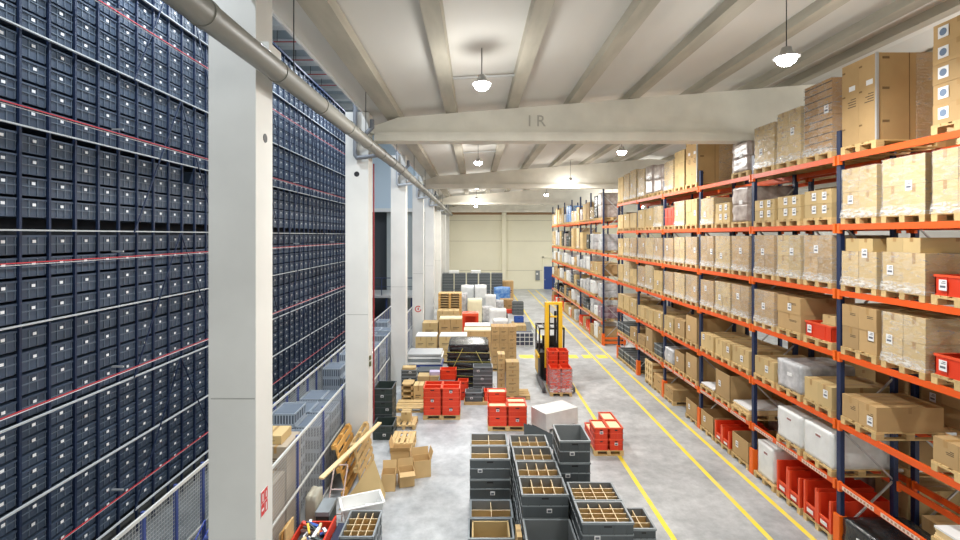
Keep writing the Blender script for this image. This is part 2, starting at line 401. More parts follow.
# ------------------------------------------------------------------ lamps
def lamp(x, y, z, label, group, power):
    zt = roof_z(x) if x > -3 else 13.9
    t = empty('hanging_lamp', (x, y, z), label, 'lamp', group)
    MB().lathe([(.03, .16), (.07, .15), (.09, .06), (.19, 0), (.185, -.01), (.06, .04)], lamp_hous, 16).build('lamp_housing', t)
    MB().lathe([(.001, -.13), (.07, -.12), (.125, -.08), (.15, -.02), (.15, -.002), (.001, -.001)], lamp_glow, 16).build('lamp_globe', t)
    MB().cyl((0, 0, .15), (0, 0, zt - z - .02), .008, black, 6).build('hanging_rod', t)
    ld = bpy.data.lights.new('lamp_light', 'AREA'); ld.shape = 'DISK'; ld.size = .34; ld.energy = power; ld.color = (1, .985, .955) if x > -3 else (.80, .89, 1)
    if x > -3:
        pd = bpy.data.lights.new('globe_light', 'POINT'); pd.energy = power*(.24 if x < 9 else 1.25); pd.color = ld.color; pd.shadow_soft_size = .22
        po_ = bpy.data.objects.new('globe_light', pd); col.objects.link(po_); po_.parent = t; po_.location = (0, 0, -.42)
    lo = bpy.data.objects.new('lamp_light', ld); col.objects.link(lo); lo.parent = t; lo.location = (0, 0, -.15)
    return t
for x, y in HALL_LAMPS:
    nth = ORD[[q[1] for q in HALL_LAMPS if q[0] == x].index(y)]
    row = {.13: 'the row above the floor goods', 4.85: 'the row above the driving aisle', 10.6: 'the row behind the racks', 16: 'the row by the right wall'}[x]
    lamp(x, y, 8.72, 'glowing high-bay lamp, %s of %s' % (nth, row), 'high-bay lamps in ' + row, LAMP_W * (.45 if x > 9 else .62 if x == 4.85 and y < 9 else .85 if x == 4.85 else 1))
for x, y in TOWER_LAMPS: lamp(x, y, 13.2, 'high-bay lamp under the tall storage bay ceiling, %s one' % ORD[TOWER_LAMPS.index((x, y))], 'lamps in the tall bay', TOWER_W)
for (xa, xb, y, z) in ((-.5, 1.0, 10.3, 9.3), (-.5, 1.0, 19.6, 9.3)):
    tag(MB().bar((xa, y, z), (xb, y, z+.08), .05, .04, galv).build('conduit'), 'thin steel conduit spanning two roof purlins' + (' nearest the camera' if y < 15 else ' beyond the first beam'), 'conduit')

# ================================================================== prototypes
def carton_mb(w_, d_, h_, m=None, print_=0, seed=0, mb=None, at=(0,0,0), label=True):
    """closed carton, base centre at origin; x depth, y width; front face towards -x"""
    m = m or card; b = mb or MB(); x, y, z = at; e = .004
    b.box(x-w_/2, x+w_/2, y-d_/2, y+d_/2, z, z+h_, m)
    b.box(x-w_/2-.001, x+w_/2+.001, y-.03, y+.03, z+h_, z+h_+.0015, tape)
    b.box(x-w_/2-.0015, x-w_/2, y-.03, y+.03, z+h_*.72, z+h_, tape)
    b.box(x-.03, x+.03, y-d_/2-.0015, y-d_/2, z+h_*.75, z+h_, tape)
    rnd = random.Random(seed)
    if print_:
        for i in range(print_):
            yy = y - d_*.32; zz = z + h_*(.62 - .07*i)
            b.box(x-w_/2-.002, x-w_/2, yy, yy+d_*rnd.uniform(.12, .34), zz, zz+h_*.03, ink)
    return b
def dots(b, w_, d_, h_, nz, ny):
    for i in range(nz):
        for j in range(ny):
            yy = -d_/2 + d_*(j+.5)/ny; zz = h_*(i+.5)/nz
            b.box(-w_/2-.003, -w_/2, yy-.035, yy+.03, zz-.012, zz+.012, ink)

CACHE = {}
def cached(key, f):
    if key not in CACHE: CACHE[key] = f()
    return CACHE[key]

def label_mb(w_=.12, h_=.16, big=False):
    b = MB().box(-.003, 0, -w_/2, w_/2, 0, h_, paper)
    b.box(-.0045, -.003, -w_*.35, w_*.2, h_*.65, h_*.72, paper_i); b.box(-.0045, -.003, -w_*.35, w_*.35, h_*.25, h_*.45, paper_i)
    b.box(-.0045, -.003, -w_*.35, w_*.05, h_*.8, h_*.87, paper_i)
    return b

def pallet_mesh(detail=True, L=1.2, W=.8, m=None):
    """long side along x, width along y, base at 0, top .144; boards as one mesh"""
    m = m or wood; b = MB()
    for yy in (-W/2+.0725, -W/4+.01, 0, W/4-.01, W/2-.0725):
        b.box(-L/2, L/2, yy-(.0725 if abs(yy) > W*.3 or yy == 0 else .05), yy+(.0725 if abs(yy) > W*.3 or yy == 0 else .05), .122, .144, m)
    for xx in (-L/2+.0725, 0, L/2-.0725): b.box(xx-.0725, xx+.0725, -W/2, W/2, .1, .122, m)
    return b
def runner_mesh(L=1.2, m=None):
    m = m or wood; b = MB().box(-L/2, L/2, -.05, .05, 0, .022, m)
    for xx in (-L/2+.0725, 0, L/2-.0725): b.box(xx-.0725, xx+.0725, -.05, .05, .022, .1, m)
    return b
P_DECK = pallet_mesh().mesh('pallet'); P_RUN = runner_mesh().mesh('runner')
P_WHOLE = None
def pallet(loc, label, rz=0, near=True, group='wooden pallets in the racks', sx=1, sy=1):
    global P_WHOLE
    if near:
        o = link('pallet', P_DECK, None, loc, rz)
        for yy in (-.35, 0, .35): link('runner', P_RUN, o, (0, yy, 0))
    else:
        if P_WHOLE is None:
            b = pallet_mesh()
            for yy in (-.35, 0, .35): r = runner_mesh(); b.add([(v[0], v[1]+yy, v[2]) for v in r.v], r.f, wood)
            P_WHOLE = b.mesh('pallet')
        o = link('pallet', P_WHOLE, None, loc, rz)
    o.scale = (sx, sy, 1)
    return tag(o, label, 'pallet', group)

def tote_mb(w_, d_, h_, body, inner, rim, closed=False, ribs=(1, 3), tag_c=True):
    """open container: w_ along x, d_ along y"""
    t = .018; b = MB()
    X, Y = w_/2-.012, d_/2-.012
    b.box(-X, X, -Y, Y, 0, .02, body)
    for sx in (-1, 1):
        b.box(min(sx*X, sx*(X-t)), max(sx*X, sx*(X-t)), -Y, Y, .02, h_-.004, body)
        b.box(min(sx*(X-t), sx*(X-t-.002)), max(sx*(X-t), sx*(X-t-.002)), -Y+t, Y-t, .02, h_-.006, inner)
        b.box(min(sx*(X-t), sx*w_/2), max(sx*(X-t), sx*w_/2), -d_/2, d_/2, h_-.035, h_, rim)
        for r in range(1, ribs[0]+1):
            zz = h_*r/(ribs[0]+1); b.box(min(sx*X, sx*(X+.010)), max(sx*X, sx*(X+.010)), -Y, Y, zz-.009, zz+.009, rim)
        for r in range(ribs[1]):
            yy = -Y + 2*Y*(r+.5)/ribs[1]; b.box(min(sx*X, sx*(X+.008)), max(sx*X, sx*(X+.008)), yy-.01, yy+.01, .02, h_-.035, body)
    for sy in (-1, 1):
        b.box(-X, X, min(sy*Y, sy*(Y-t)), max(sy*Y, sy*(Y-t)), .02, h_-.004, body)
        b.box(-X+t, X-t, min(sy*(Y-t), sy*(Y-t-.002)), max(sy*(Y-t), sy*(Y-t-.002)), .02, h_-.006, inner)
        b.box(-w_/2+.01, w_/2-.01, min(sy*(Y-t), sy*d_/2), max(sy*(Y-t), sy*d_/2), h_-.035, h_-.0005, rim)
        for r in range(1, ribs[0]+1):
            zz = h_*r/(ribs[0]+1); b.box(-X, X, min(sy*Y, sy*(Y+.010)), max(sy*Y, sy*(Y+.010)), zz-.009, zz+.009, rim)
        for r in range(ribs[1]+1):
            xx = -X + 2*X*(r+.5)/(ribs[1]+1); b.box(xx-.01, xx+.01, min(sy*Y, sy*(Y+.008)), max(sy*Y, sy*(Y+.008)), .02, h_-.035, body)
        b.box(-.06, .06, sy*(Y+.001)-.002, sy*(Y+.001)+.002, h_-.085, h_-.055, black)
    b.box(-X+t, X-t, -Y+t, Y-t, .02, .022, inner)
    if closed: b.box(-X+t, X-t, -Y+t, Y-t, h_-.04, h_-.035, inner)
    return b

def divider_mb(w_, d_, h_, nx, ny, floor_z=.03):
    b = MB(); t = .005; W_, D_ = w_/2-.035, d_/2-.035
    for i in range(1, nx):
        x = -W_ + 2*W_*i/nx; b.box(x-t, x+t, -D_, D_, floor_z, h_-.035, divider_m); b.box(x-t*1.3, x+t*1.3, -D_, D_, h_-.035, h_-.030, divider_e)
    for j in range(1, ny):
        y = -D_ + 2*D_*j/ny; b.box(-W_, W_, y-t, y+t, floor_z, h_-.036, divider_m); b.box(-W_, W_, y-t*1.3, y+t*1.3, h_-.036, h_-.0305, divider_e)
    b.box(-W_, W_, -D_, D_, floor_z, floor_z+.004, divider_m)
    return b

def bin_thing(kind, w_, d_, h_, loc, label, cat, group, name, rz=0, lab=None, top=None):
    """one container; kind picks the plastic"""
    body, inner, rim = {'grey': (tote_g, tote_in, tote_rim), 'red': (red_p, red_p, red_r), 'green': (green_d, green_d, tote_g), 'blue': (blue_p, blue_p, blue_p)}[kind]
    me = cached((kind, w_, d_, h_), lambda: tote_mb(w_, d_, h_, body, inner, rim).mesh(name))
    o = link(name, me, None, loc, rz); tag(o, label, cat, group)
    if lab is not None:
        lm = cached(('lab', kind), lambda: MB().box(-.045, .045, -.004, 0, 0, .07, paper).box(-.03, .03, -.0055, -.004, .012, .05, paper_i).mesh('paper_label'))
        link('paper_label', lm, o, (lab[0], -d_/2-.001, lab[1]))
    return o

# ================================================================== LEFT: tall miniload rack
XL = -6.8; PITCH = .5; Y0 = 1.70; NC = 52
SEC = [(.5, 1.9, 5), (1.9, 3.15, 5), (3.15, 4.61, 4), (4.61, 6.03, 4), (6.03, 7.59, 4), (7.59, 9.05, 4), (9.05, 10.75, 5), (10.75, 12.35, 4)]
rk = empty('miniload_rack', (XL, 6, 0), 'towering blue miniload rack filled with dark grey totes, left of the hall', 'rack')
def rp(name, mb): return mb.build(name, rk, (-XL, -6, 0))
upr = []
for i in range(NC+1):
    y = Y0 + PITCH*i
    if y < 5.9: continue
    upr.append(rp('upright', MB().box(XL-.025, XL+.018, y-.02, y+.02, 0, 12.5, tower_blue)))
for (za, zb, n_) in SEC:
    rp('beam', MB().box(XL+.03, XL+.075, 5.9, Y0+PITCH*NC, za-.014, za+.010, mat('rack_grey', (.46, .48, .48), .5)))
rp('beam', MB().box(XL+.03, XL+.075, 5.9, Y0+PITCH*NC, 12.35, 12.42, tower_blue))
for z in (1.1, 3.4, 5.55, 7.83, 10.07):
    rp('sprinkler_rail', MB().bar((XL+.22, 5.9, z), (XL+.22, Y0+PITCH*NC, z), .016, .016, red_pipe).bar((XL+.2, 5.9, z-.03), (XL+.2, Y0+PITCH*NC, z-.03), .010, .010, paper))
for z in (1.1, 3.4, 5.55, 7.83, 10.07):
    for y in (9.0, 13.5, 18.0, 22.5): rp('bracket', MB().bar((XL+.03, y, z+.1), (XL+.24, y, z+.1), .03, .03, galv))
for k in range(5):
    y = 9.5 + 4*k
    for (za, zb) in ((6.0, 9.0), (9.0, 12.3), (3.15, 6.0), (.5, 3.15)):
        rp('brace', MB().bar((XL+.09, y, za), (XL+.09, y+1.5, zb), .02, .02, tower_blue).bar((XL+.1, y+3, za), (XL+.1, y+1.5, zb), .02, .02, tower_blue))
rp('back_panel', MB().box(XL-.62, XL-.6, 5.9, Y0+PITCH*NC, 0, 12.4, mat('tower_dark', (.02, .026, .035), .9)))
rp('head_frame', MB().box(XL-.6, XL, 5.9, Y0+PITCH*NC, 12.42, 12.47, tower_blue))

def tote_face(b, y, z, wd, h, x=XL, plain=False):
    """storage tote seen from its short side; front towards +x"""
    f = x - .012
    b.box(f-.55, f-.02, y-wd/2+.01, y+wd/2-.01, z, z+h-.03, tote_t)
    b.box(f-.56, f, y-wd/2, y+wd/2, z+h-.03, z+h, tote_t)
    if not plain:
        b.box(f-.02, f-.006, y-wd/2+.005, y+wd/2-.005, z+h*.48, z+h*.54, tote_tr)
        for q in (-.5, -.18, .18, .5): b.box(f-.02, f-.008, y+q*(wd-.04)-.007, y+q*(wd-.04)+.007, z+.01, z+h-.03, tote_tr)
cells = []
ORDX = ORD + ['%s' % w_ for w_ in 'eleventh twelfth thirteenth fourteenth fifteenth sixteenth seventeenth eighteenth nineteenth twentieth'.split()] + ['twenty-' + w_ for w_ in ORD]
rnd = random.Random(5)
for i in range(NC):
    yc = Y0 + PITCH*(i+.5)
    if yc < 6.6: continue
    for (za, zb, n_) in SEC:
        rh = (zb - za - .06) / n_
        if abs(za-6.03) < .01: base = za + .2; rh = (zb - base - .05)/n_
        else: base = za + .03
        for r in range(n_):
            z = base + rh*r
            if abs(yc-11.45) < .25 and abs(z+rh*.5-7.32) < rh*.5: continue      # the one empty place
            cells.append((math.hypot(yc, z-H)/1.0, yc, z, rh*.86))
cells = [c for c in cells if c[2]+c[3] > H - (540-235.4)*c[1]/F and c[2] < H + 240*c[1]/F]
cells.sort()
proto = {}
for k, (dist, yc, z, h) in enumerate(cells[:300]):
    hk = round(h, 3)
    if hk not in proto:
        b = MB(); tote_face(b, 0, 0, .45, hk, 0); proto[hk] = (b.mesh('storage_tote'), MB().box(0, .004, -.03, .03, 0, .045, paper).mesh('paper_label'))
    o = link('storage_tote', proto[hk][0], None, (XL, yc, z))
    ci_ = int(round((yc-6.95)/PITCH)); si_ = max(i for i, q in enumerate(SEC) if z > q[0]-.01)
    ri_ = int(round((z - SEC[si_][0] - (.2 if abs(SEC[si_][0]-6.03) < .01 else .03))/(h/.86)))
    tag(o, 'dark grey storage tote, %s column from the left, %s row above %s white beam' % (ORDX[ci_], ORD[ri_], ORD[si_]), 'tote', 'totes in the tall blue rack')
    link('paper_label', proto[hk][1], o, (-.012, rnd.uniform(-.015, .015), hk*.6))
b = MB()
for (dist, yc, z, h) in cells[300:]:
    tote_face(b, yc, z, .45, h)
    b.box(XL-.012, XL-.009, yc-.025, yc+.025, z+h*.6, z+h*.6+.04, paper)
tag(b.build('storage_tote'), 'far part of the dark grey totes in the tall blue rack', 'tote', 'totes in the tall blue rack', 'stuff')

# ================================================================== fences
def mesh_panel(L, z0, z1, step=.06, r=.0022):
    b = MB(); n = int(L/step); k = int((z1-z0)/step)
    for i in range(n+1): y = L*i/n; b.box(-r, r, y-r, y+r, z0, z1, galv)
    for j in range(k+1): z = z0+(z1-z0)*j/k; b.box(-r, r, 0, L, z-r, z+r, galv)
    return b
def fence(x, ys, h, label, fr_m, post_m):
    t = empty('mesh_fence', (x, ys[0], 0), label, 'fence')
    for y in ys: MB().box(x-.025, x+.025, y-.025, y+.025, 0, h, post_m).build('post', t, (-x, -ys[0], 0))
    for a, b_ in zip(ys, ys[1:]):
        L = b_-a-.05
        me = cached(('fp', round(L, 2), h), lambda: mesh_panel(L, .1, h-.03).mesh('mesh_panel'))
        link('mesh_panel', me, t, (0, a-ys[0]+.025, 0))
    MB().box(x+.025, x+.055, ys[0], ys[-1], h-.05, h, fr_m).build('top_rail', t, (-x, -ys[0], 0))
    MB().box(x+.025, x+.05, ys[0], ys[-1], 1.06, 1.10, fr_m).build('middle_rail', t, (-x, -ys[0], 0))
    MB().box(x+.025, x+.05, ys[0], ys[-1], .1, .13, fr_m).build('bottom_rail', t, (-x, -ys[0], 0))
rail = mat('rail_pale', (.62, .63, .60), .45)
fence(-3.42, [6.15+1.57*i for i in range(15)], 2.1, 'blue-posted mesh fence with pale rails between the concrete columns', rail, fence_blue)
fence(-4.62, [5.25+.733*i for i in range(34)], 2.1, 'blue-posted mesh fence in front of the tall tote rack', rail, fence_blue)

# ================================================================== RIGHT: pallet racks
XR = 6.96; YU = [6.38+2.84*k for k in range(7)]; YV = [26.2+2.83*k for k in range(7)]
LV = [1.2, 2.35, 3.66, 4.85, 6.1, 7.4]; LV2 = [1.2, 2.35, 3.65, 4.92, 6.73]
def rack(name, x0, ys, levels, ph, label, front_only=False, bridge=None, stick=True, inner=False):
    t = empty(name, (x0, ys[0], 0), label, 'rack'); off = (-x0, -ys[0], 0)
    for y in ys:
        for x in (x0, x0+1.02):
            MB().box(x, x+.08, y-.05, y+.05, 0, ph, navy).box(x-.03, x+.11, y-.07, y+.07, 0, .01, navy).build('upright', t, off)
        b = MB(); z = .3; k = 0
        while z + 1.0 < ph:
            a_, b_ = (x0+.06, x0+1.04) if k % 2 == 0 else (x0+1.04, x0+.06)
            b.bar((a_, y, z), (b_, y, z+.95), .03, .03, galv); z += .98; k += 1
        b.build('brace', t, off)
        if not inner:
            MB().box(x0-.05, x0+.02, y-.075, y+.075, 0.0, .62, orange_g).box(x0-.05, x0+.1, y-.085, y-.072, 0, .62, orange_g).build('post_guard', t, off)
    pairs = list(zip(ys, ys[1:]))
    for (a, b_) in pairs:
        for i, z in enumerate(levels):
            for x in (x0-.045, x0+1.07):
                m = MB().box(x, x+.05, a+.05, b_-.05, z-.045, z+.06, orange)
                m.box(x-.006, x+.056, a+.03, a+.085, z-.11, z+.075, orange_g).box(x-.006, x+.056, b_-.085, b_-.03, z-.11, z+.075, orange_g)
                m.build('beam', t, off)
            if i == 0 and stick:
                s_ = MB()
                for q in range(3):
                    yy = a+.25+.86*q; s_.box(x0-.047, x0-.045, yy, yy+.72, z-.035, z+.035, mat('pale_sticker', (.72, .60, .50), .5))
                    for e in range(9): s_.box(x0-.0485, x0-.047, yy+.03+.075*e, yy+.07+.075*e, z-.02, z+.02, mat('sticker_print', (.45, .22, .15), .6))
                s_.build('sticker', t, off)
    if bridge:
        for z in bridge:
            m = MB()
            for x in (x0-.045, x0+1.07): m.box(x, x+.05, ys[-1]+.1, YV[0]-.1, z-.06, z+.06, orange)
            m.build('bridge_beam', t, off)
    return t
rack('pallet_rack', XR, YU, LV, 7.95, 'near run of the navy and orange pallet rack beside the aisle', bridge=[3.66, 4.9, 6.4])
rack('pallet_rack', XR, YV, LV2, 8.5, 'far run of the navy and orange pallet rack, beyond the cross passage')
rack('pallet_rack', XR+1.42, YU, LV, 7.95, 'second navy and orange pallet rack standing back to back behind the near run', stick=False, inner=True)
b = MB().box(XR-.02, XR+1.2, 26.0, 26.08, .1, .22, orange_g).box(XR-.02, XR+1.2, 26.0, 26.08, .34, .44, orange_g).box(XR-.02, XR+.06, 25.98, 26.1, 0, .5, orange_g).box(XR+1.1, XR+1.2, 25.98, 26.1, 0, .5, orange_g)
tag(b.build('end_barrier'), 'low orange barrier guarding the end of the far rack run', 'barrier')

GX = XR - .05 + .6          # centre of the 1.2 m deep pallets
def slots(y0): return [y0+.52, y0+1.42, y0+2.32]
SLOT = ['near', 'middle', 'far']
LEVEL = ['on the floor'] + ['%s beam up' % ORD[i] for i in range(6)]
def where(run, bay, lev, s_): return '%s slot, %s, %s bay, %s run' % (SLOT[s_], LEVEL[lev], ORD[bay], run)

SEQ = [0]
def goods(kind, x, y, z, h, wh, near, width=.78, depth=1.16, m=None):
    """one load standing at (x,y,z); its own thing with parts. Front faces -x."""
    SEQ[0] += 1; sd = SEQ[0]; rn = random.Random(sd*7+1)
    def root(name, lab, cat): return empty(name, (x, y, z), lab + ', ' + wh, cat, 'goods in the pallet racks')
    jig = rn.uniform(-.015, .015)
    if kind in ('C', 'CW', 'CL', 'C2', 'CD', 'CP', 'CT'):
        tiers = max(1, round(h/.38)) if kind != 'C2' else 2
        if kind == 'CD': tiers = 2
        if kind == 'CP': tiers = 5
        if kind == 'CT': tiers = 2
        cols = 2 if kind in ('CW', 'CL', 'C2', 'CT') or rn.random() < .5 else 1
        if kind in ('CP',): cols = 1
        mm = m or {'CW': card_l, 'CL': card_l, 'C2': card_l, 'CD': card_d, 'CP': card, 'CT': card_l}.get(kind, card)
        nm = {'CW': 'film-wrapped pale cartons', 'CL': 'pale cartons', 'C2': 'labelled pale cartons', 'CD': 'brown dot-printed cartons', 'CP': 'tall tier of labelled cartons', 'CT': 'wrapped cartons, smaller box on top'}.get(kind, 'brown cartons')
        t = root('carton_stack', nm, 'cartons')
        th = h/tiers
        for i in range(tiers):
            ww, hh = width, th
            if kind == 'CT': hh = h*.72 if i == 0 else h*.28
            zz = 0 if i == 0 else (h*.72 if kind == 'CT' else th*i)
            if kind == 'CT' and i == 1: ww = width*.8
            cw = ww/cols; rows = 1
            for j in range(cols):
                key = ('cart', round(depth, 2), round(cw, 3), round(hh, 3), mm.name, kind, sd % 3)
                def mk():
                    b = carton_mb(depth, cw-.006, hh-.004, mm, 2 if kind in ('C', 'C2') and near else 0, sd % 3)
                    if kind == 'CD': dots(b, depth, cw, hh, 5, 7)
                    return b.mesh('carton')
                link('carton', cached(key, mk), t, (rn.uniform(-.006, .006), -ww/2+cw*(j+.5), zz))
        if near or rn.random() < .4:
            lm = cached('lm', lambda: label_mb().mesh('paper_label'))
            if kind == 'C2':
                for q in (-.25, .12):
                    for zz in (.15, .62): link('paper_label', lm, t, (-depth/2-.008, q*width, zz*h))
            elif kind == 'CP':
                sq = cached('sq', lambda: MB().box(-.003, 0, -.08, .08, 0, .17, paper).cyl((-.003, 0, .085), (-.005, 0, .085), .055, mat('blue_grey_print', (.16, .22, .32), .7), 16).mesh('paper_label'))
                for i in range(5): link('paper_label', sq, t, (-depth/2-.008, .22, th*i+.07))
            else: link('paper_label', lm, t, (-depth/2-.008, rn.uniform(-.3, .25), h*rn.uniform(.25, .6)))
        if kind in ('CW', 'CT') or (kind == 'CD'):
            b = wrap_mb(depth+.02, width+.015, h+.004, -.03, sd)
            if kind == 'CT': b = wrap_mb(depth+.02, width+.015, h*.72, -.03, sd)
            b.build('stretch_film', t)
    elif kind == 'B':     # one big box of panels
        t = root('large_carton', 'tall printed brown carton block', 'carton')
        b = MB(); n_ = 2
        for j in range(n_):
            y0 = -width/2+width*j/n_; b.box(-depth/2, depth/2, y0+.002, y0+width/n_-.002, 0, h, card)
            for (q, zz) in ((.3, .55), (.3, .52), (.3, .49), (.3, .46)): b.box(-depth/2-.002, -depth/2, y0+.06, y0+.06+.2*rn.uniform(.6, 1), h*zz, h*zz+.016, ink)
            for zz in (.9, .6, .2): b.box(-depth/2-.002, -depth/2, y0+width/n_*.8, y0+width/n_-.01, h*zz, h*zz+.03, seam)
            b.box(-depth/2-.003, -depth/2, y0+.08, y0+.22, h*.66, h*.66+.09, paper)
        for zz in (.93, .58, .2): b.box(-depth/2+.1, -depth/2+.22, -width/2-.003, -width/2+.002, h*zz, h*zz+.04, seam)
        b.box(-.02, -.01, -width/2-.003, -width/2, 0, h, seam)
        b.build('carton', t)
        MB().box(-depth/2-.012, -depth/2+.03, -width/2-.012, -width/2+.02, 0, h+.01, galv).box(depth/2-.03, depth/2+.012, -width/2-.012, -width/2+.02, 0, h+.01, galv).build('corner_strip', t)
        MB().box(.1, depth/2+.016, -width/2-.016, width/2+.01, 0, h-.02, clear).build('stretch_film', t)
    elif kind == 'F':     # long flat cartons
        t = root('flat_carton', 'long flat brown cartons', 'cartons')
        for j in range(2): link('carton', cached(('flat', h, width, m), lambda: carton_mb(depth, width/2-.006, h, card, 3, 1).mesh('carton')), t, (0, -width/4+width/2*j, 0))
        link('paper_label', cached('lm', lambda: label_mb().mesh('paper_label')), t, (-depth/2-.004, -.25, .06))
    elif kind == 'O':     # open-topped carton
        t = root('open_carton', 'large open-topped brown carton', 'carton')
        tt = .012; b = MB().box(-depth/2, depth/2, -width/2, width/2, 0, tt, card)
        b.box(-depth/2, -depth/2+tt, -width/2, width/2, 0, h, card).box(depth/2-tt, depth/2, -width/2, width/2, 0, h, card)
        b.box(-depth/2, depth/2, -width/2, -width/2+tt, 0, h, card).box(-depth/2, depth/2, width/2-tt, width/2, 0, h, card)
        b.box(-depth/2+.05, depth/2-.05, -width/2+.05, width/2-.05, tt, h*.45, card_d)
        b.build('carton', t)
        link('paper_label', cached('lm', lambda: label_mb().mesh('paper_label')), t, (-depth/2-.004, .15, h*.4))
    elif kind == 'R':     # red bins side by side, carton on top
        lm = cached('lm', lambda: label_mb().mesh('paper_label'))
        nb = 2; nl = max(1, round(h/.31))
        for i in range(nl):
            for j in range(nb):
                me = cached(('redb', width, depth), lambda: tote_mb(depth, width-.02, .31, red_p, red_p, red_r, closed=False, ribs=(0, 2)).mesh('red_bin'))
            o = link('red_bin', me, None, (x, y, z+.31*i)); tag(o, 'red plastic bin, ' + wh if i == 0 else 'upper red plastic bin, ' + wh, 'bin', 'red bins in the racks')
            link('paper_label', lm, o, (-depth/2-.014, .22, .08))
        b = carton_mb(.45, .34, .17, card_l)
        o = b.build('carton', None, (x-.2, y-.1, z+.31*nl+.001)); tag(o, 'small carton on the red bin, ' + wh, 'carton', 'small cartons on red bins')
        MB().box(-.25, .25, -.19, .19, -.12, -.002, card_l).build('carton_base', o)
        return
    elif kind == 'P':     # red picking bins with open fronts
        for j in range(2):
            yy = -width/4 + width/2*j; wd = width/2-.055; hh = h*(1 if j else .92); b = MB()
            b.box(-depth/2, depth/2, yy-wd/2, yy+wd/2, 0, .02, red_p)
            for sy in (-1, 1): b.box(-depth/2, depth/2, yy+sy*wd/2-.01, yy+sy*wd/2+.01, 0, hh, red_p)
            b.box(depth/2-.02, depth/2, yy-wd/2, yy+wd/2, 0, hh, red_p).box(-depth/2, -depth/2+.02, yy-wd/2, yy+wd/2, 0, hh*.30, red_p)
            for sy in (-1, 1): b.box(-depth/2-.02, -depth/2+.03, yy+sy*(wd/2)-.025, yy+sy*(wd/2)+.025, 0, hh, red_r)
            b.box(-depth/2-.01, -depth/2+.02, yy-wd/2, yy+wd/2, hh*.30, hh*.36, red_r)
            o = b.build('picking_bin', None, (x, y, z)); tag(o, 'open-fronted red bin, %s half, ' % ('far' if j else 'near') + wh, 'bin', 'red picking bins on the floor')
            MB().box(-depth/2-.024, -depth/2-.02, yy-.09, yy+.09, hh*.12, hh*.24, paper).build('paper_label', o)
        return
    elif kind in ('W', 'WT'):
        t = root('wrapped_block', 'white film-wrapped block' if kind == 'W' else 'tall white-wrapped boards', 'wrapped goods')
        b = MB().lump(depth, width, h, white_w, sd, .012, .03, 9); b.build('wrapped_goods', t)
        MB().box(-depth/2-.001, -depth/2+.02, -.1, .08, h*.68, h*.8, paper).box(-depth/2-.003, -depth/2, -.08, .06, h*.71, h*.77, mat('mauve_print', (.3, .12, .12), .6)).build('paper_label', t)
    elif kind in ('S', 'M', 'V', 'K', 'U'):
        mm, nm = {'S': (grey_w, 'silvery wrapped bundle'), 'M': (brown_w, 'mauve-brown wrapped block'), 'V': (purple_w, 'plum-coloured wrapped bundle'), 'K': (black_film, 'black foil-wrapped bundle'), 'U': (blue_w, 'pale blue wrapped bundle')}[kind]
        t = root('wrapped_bundle', nm, 'wrapped goods')
        nn = 2 if h > .6 else 1; zz = 0
        for i in range(nn):
            MB().lump(depth, width, h/nn, mm, sd+i, .02, .07, 7).build('wrapped_goods', t, (0, 0, zz)); zz += h/nn
        MB().box(-depth/2-.004, -depth/2+.05, -.1, .05, h*.5, h*.62, paper).build('paper_label', t)
    elif kind in ('G', 'GR'):
        n_ = max(1, int(h/.2))
        for j in range(2):
            for i in range(n_):
                me = cached(('kg', depth, width, kind), lambda: tote_mb(depth, width/2-.02, .2, tote_g, tote_in, tote_rim, ribs=(0, 2)).mesh('grey_tote'))
                o = link('grey_tote', me, None, (x, y-width/4+width/2*j, z+.2*i))
                tag(o, 'grey tote, %s column, %s up, %s' % (('near', 'far')[j], ORD[i], wh), 'tote', 'grey totes in the racks')
        return
    elif kind == 'L':     # pale slatted crate
        t = root('slatted_crate', 'pale wooden slatted crate', 'crate')
        b = MB(); 
        for q in range(4): zz = h*q/3.3; b.box(-depth/2, depth/2, -width/2, -width/2+.02, zz, zz+.1, wood_p).box(-depth/2, -depth/2+.02, -width/2, width/2, zz, zz+.1, wood_p)
        for q in range(4): yy = -width/2+(width-.09)*q/3; b.box(-depth/2-.02, -depth/2, yy, yy+.09, 0, h, wood_p)
        b.box(-depth/2+.03, depth/2, -width/2+.03, width/2, .02, h*.9, card_d)
        b.build('crate_frame', t)
    elif kind == 'T':     # flat boards
        t = root('board_stack', 'low stack of pale boards', 'boards')
        b = MB()
        for q in range(max(1, int(h/.035))): b.box(-depth/2+rn.uniform(0, .03), depth/2, -width/2+rn.uniform(0, .03), width/2-rn.uniform(0, .03), q*.035, q*.035+.03, paper if q == int(h/.035)-1 else wood_p)
        b.build('board', t)
    return

def wrap_mb(w_, d_, h_, z0, sd, m=None):
    """sheet of stretch film around four sides and the top rim, flaring over the pallet"""
    m = m or clear; b = MB(); fl = .02
    P = []
    for zz, e in ((z0, fl), (.05, 0), (h_, 0)):
        P += [(-w_/2-e, -d_/2-e, zz), (w_/2+e, -d_/2-e, zz), (w_/2+e, d_/2+e, zz), (-w_/2-e, d_/2+e, zz)]
    fs = []
    for l in range(2):
        for i in range(4): a = 4*l+i; c = 4*l+(i+1) % 4; fs.append((a, c, c+4, a+4))
    b.add(P, fs, m)
    # denser band round the foot
    b.add([(v[0]*1.004, v[1]*1.004, v[2]) for v in P[:4]] + [(v[0]*1.006, v[1]*1.006, .14) for v in P[4:8]], [(i, (i+1) % 4, 4+(i+1) % 4, 4+i) for i in range(4)], haze)
    return b

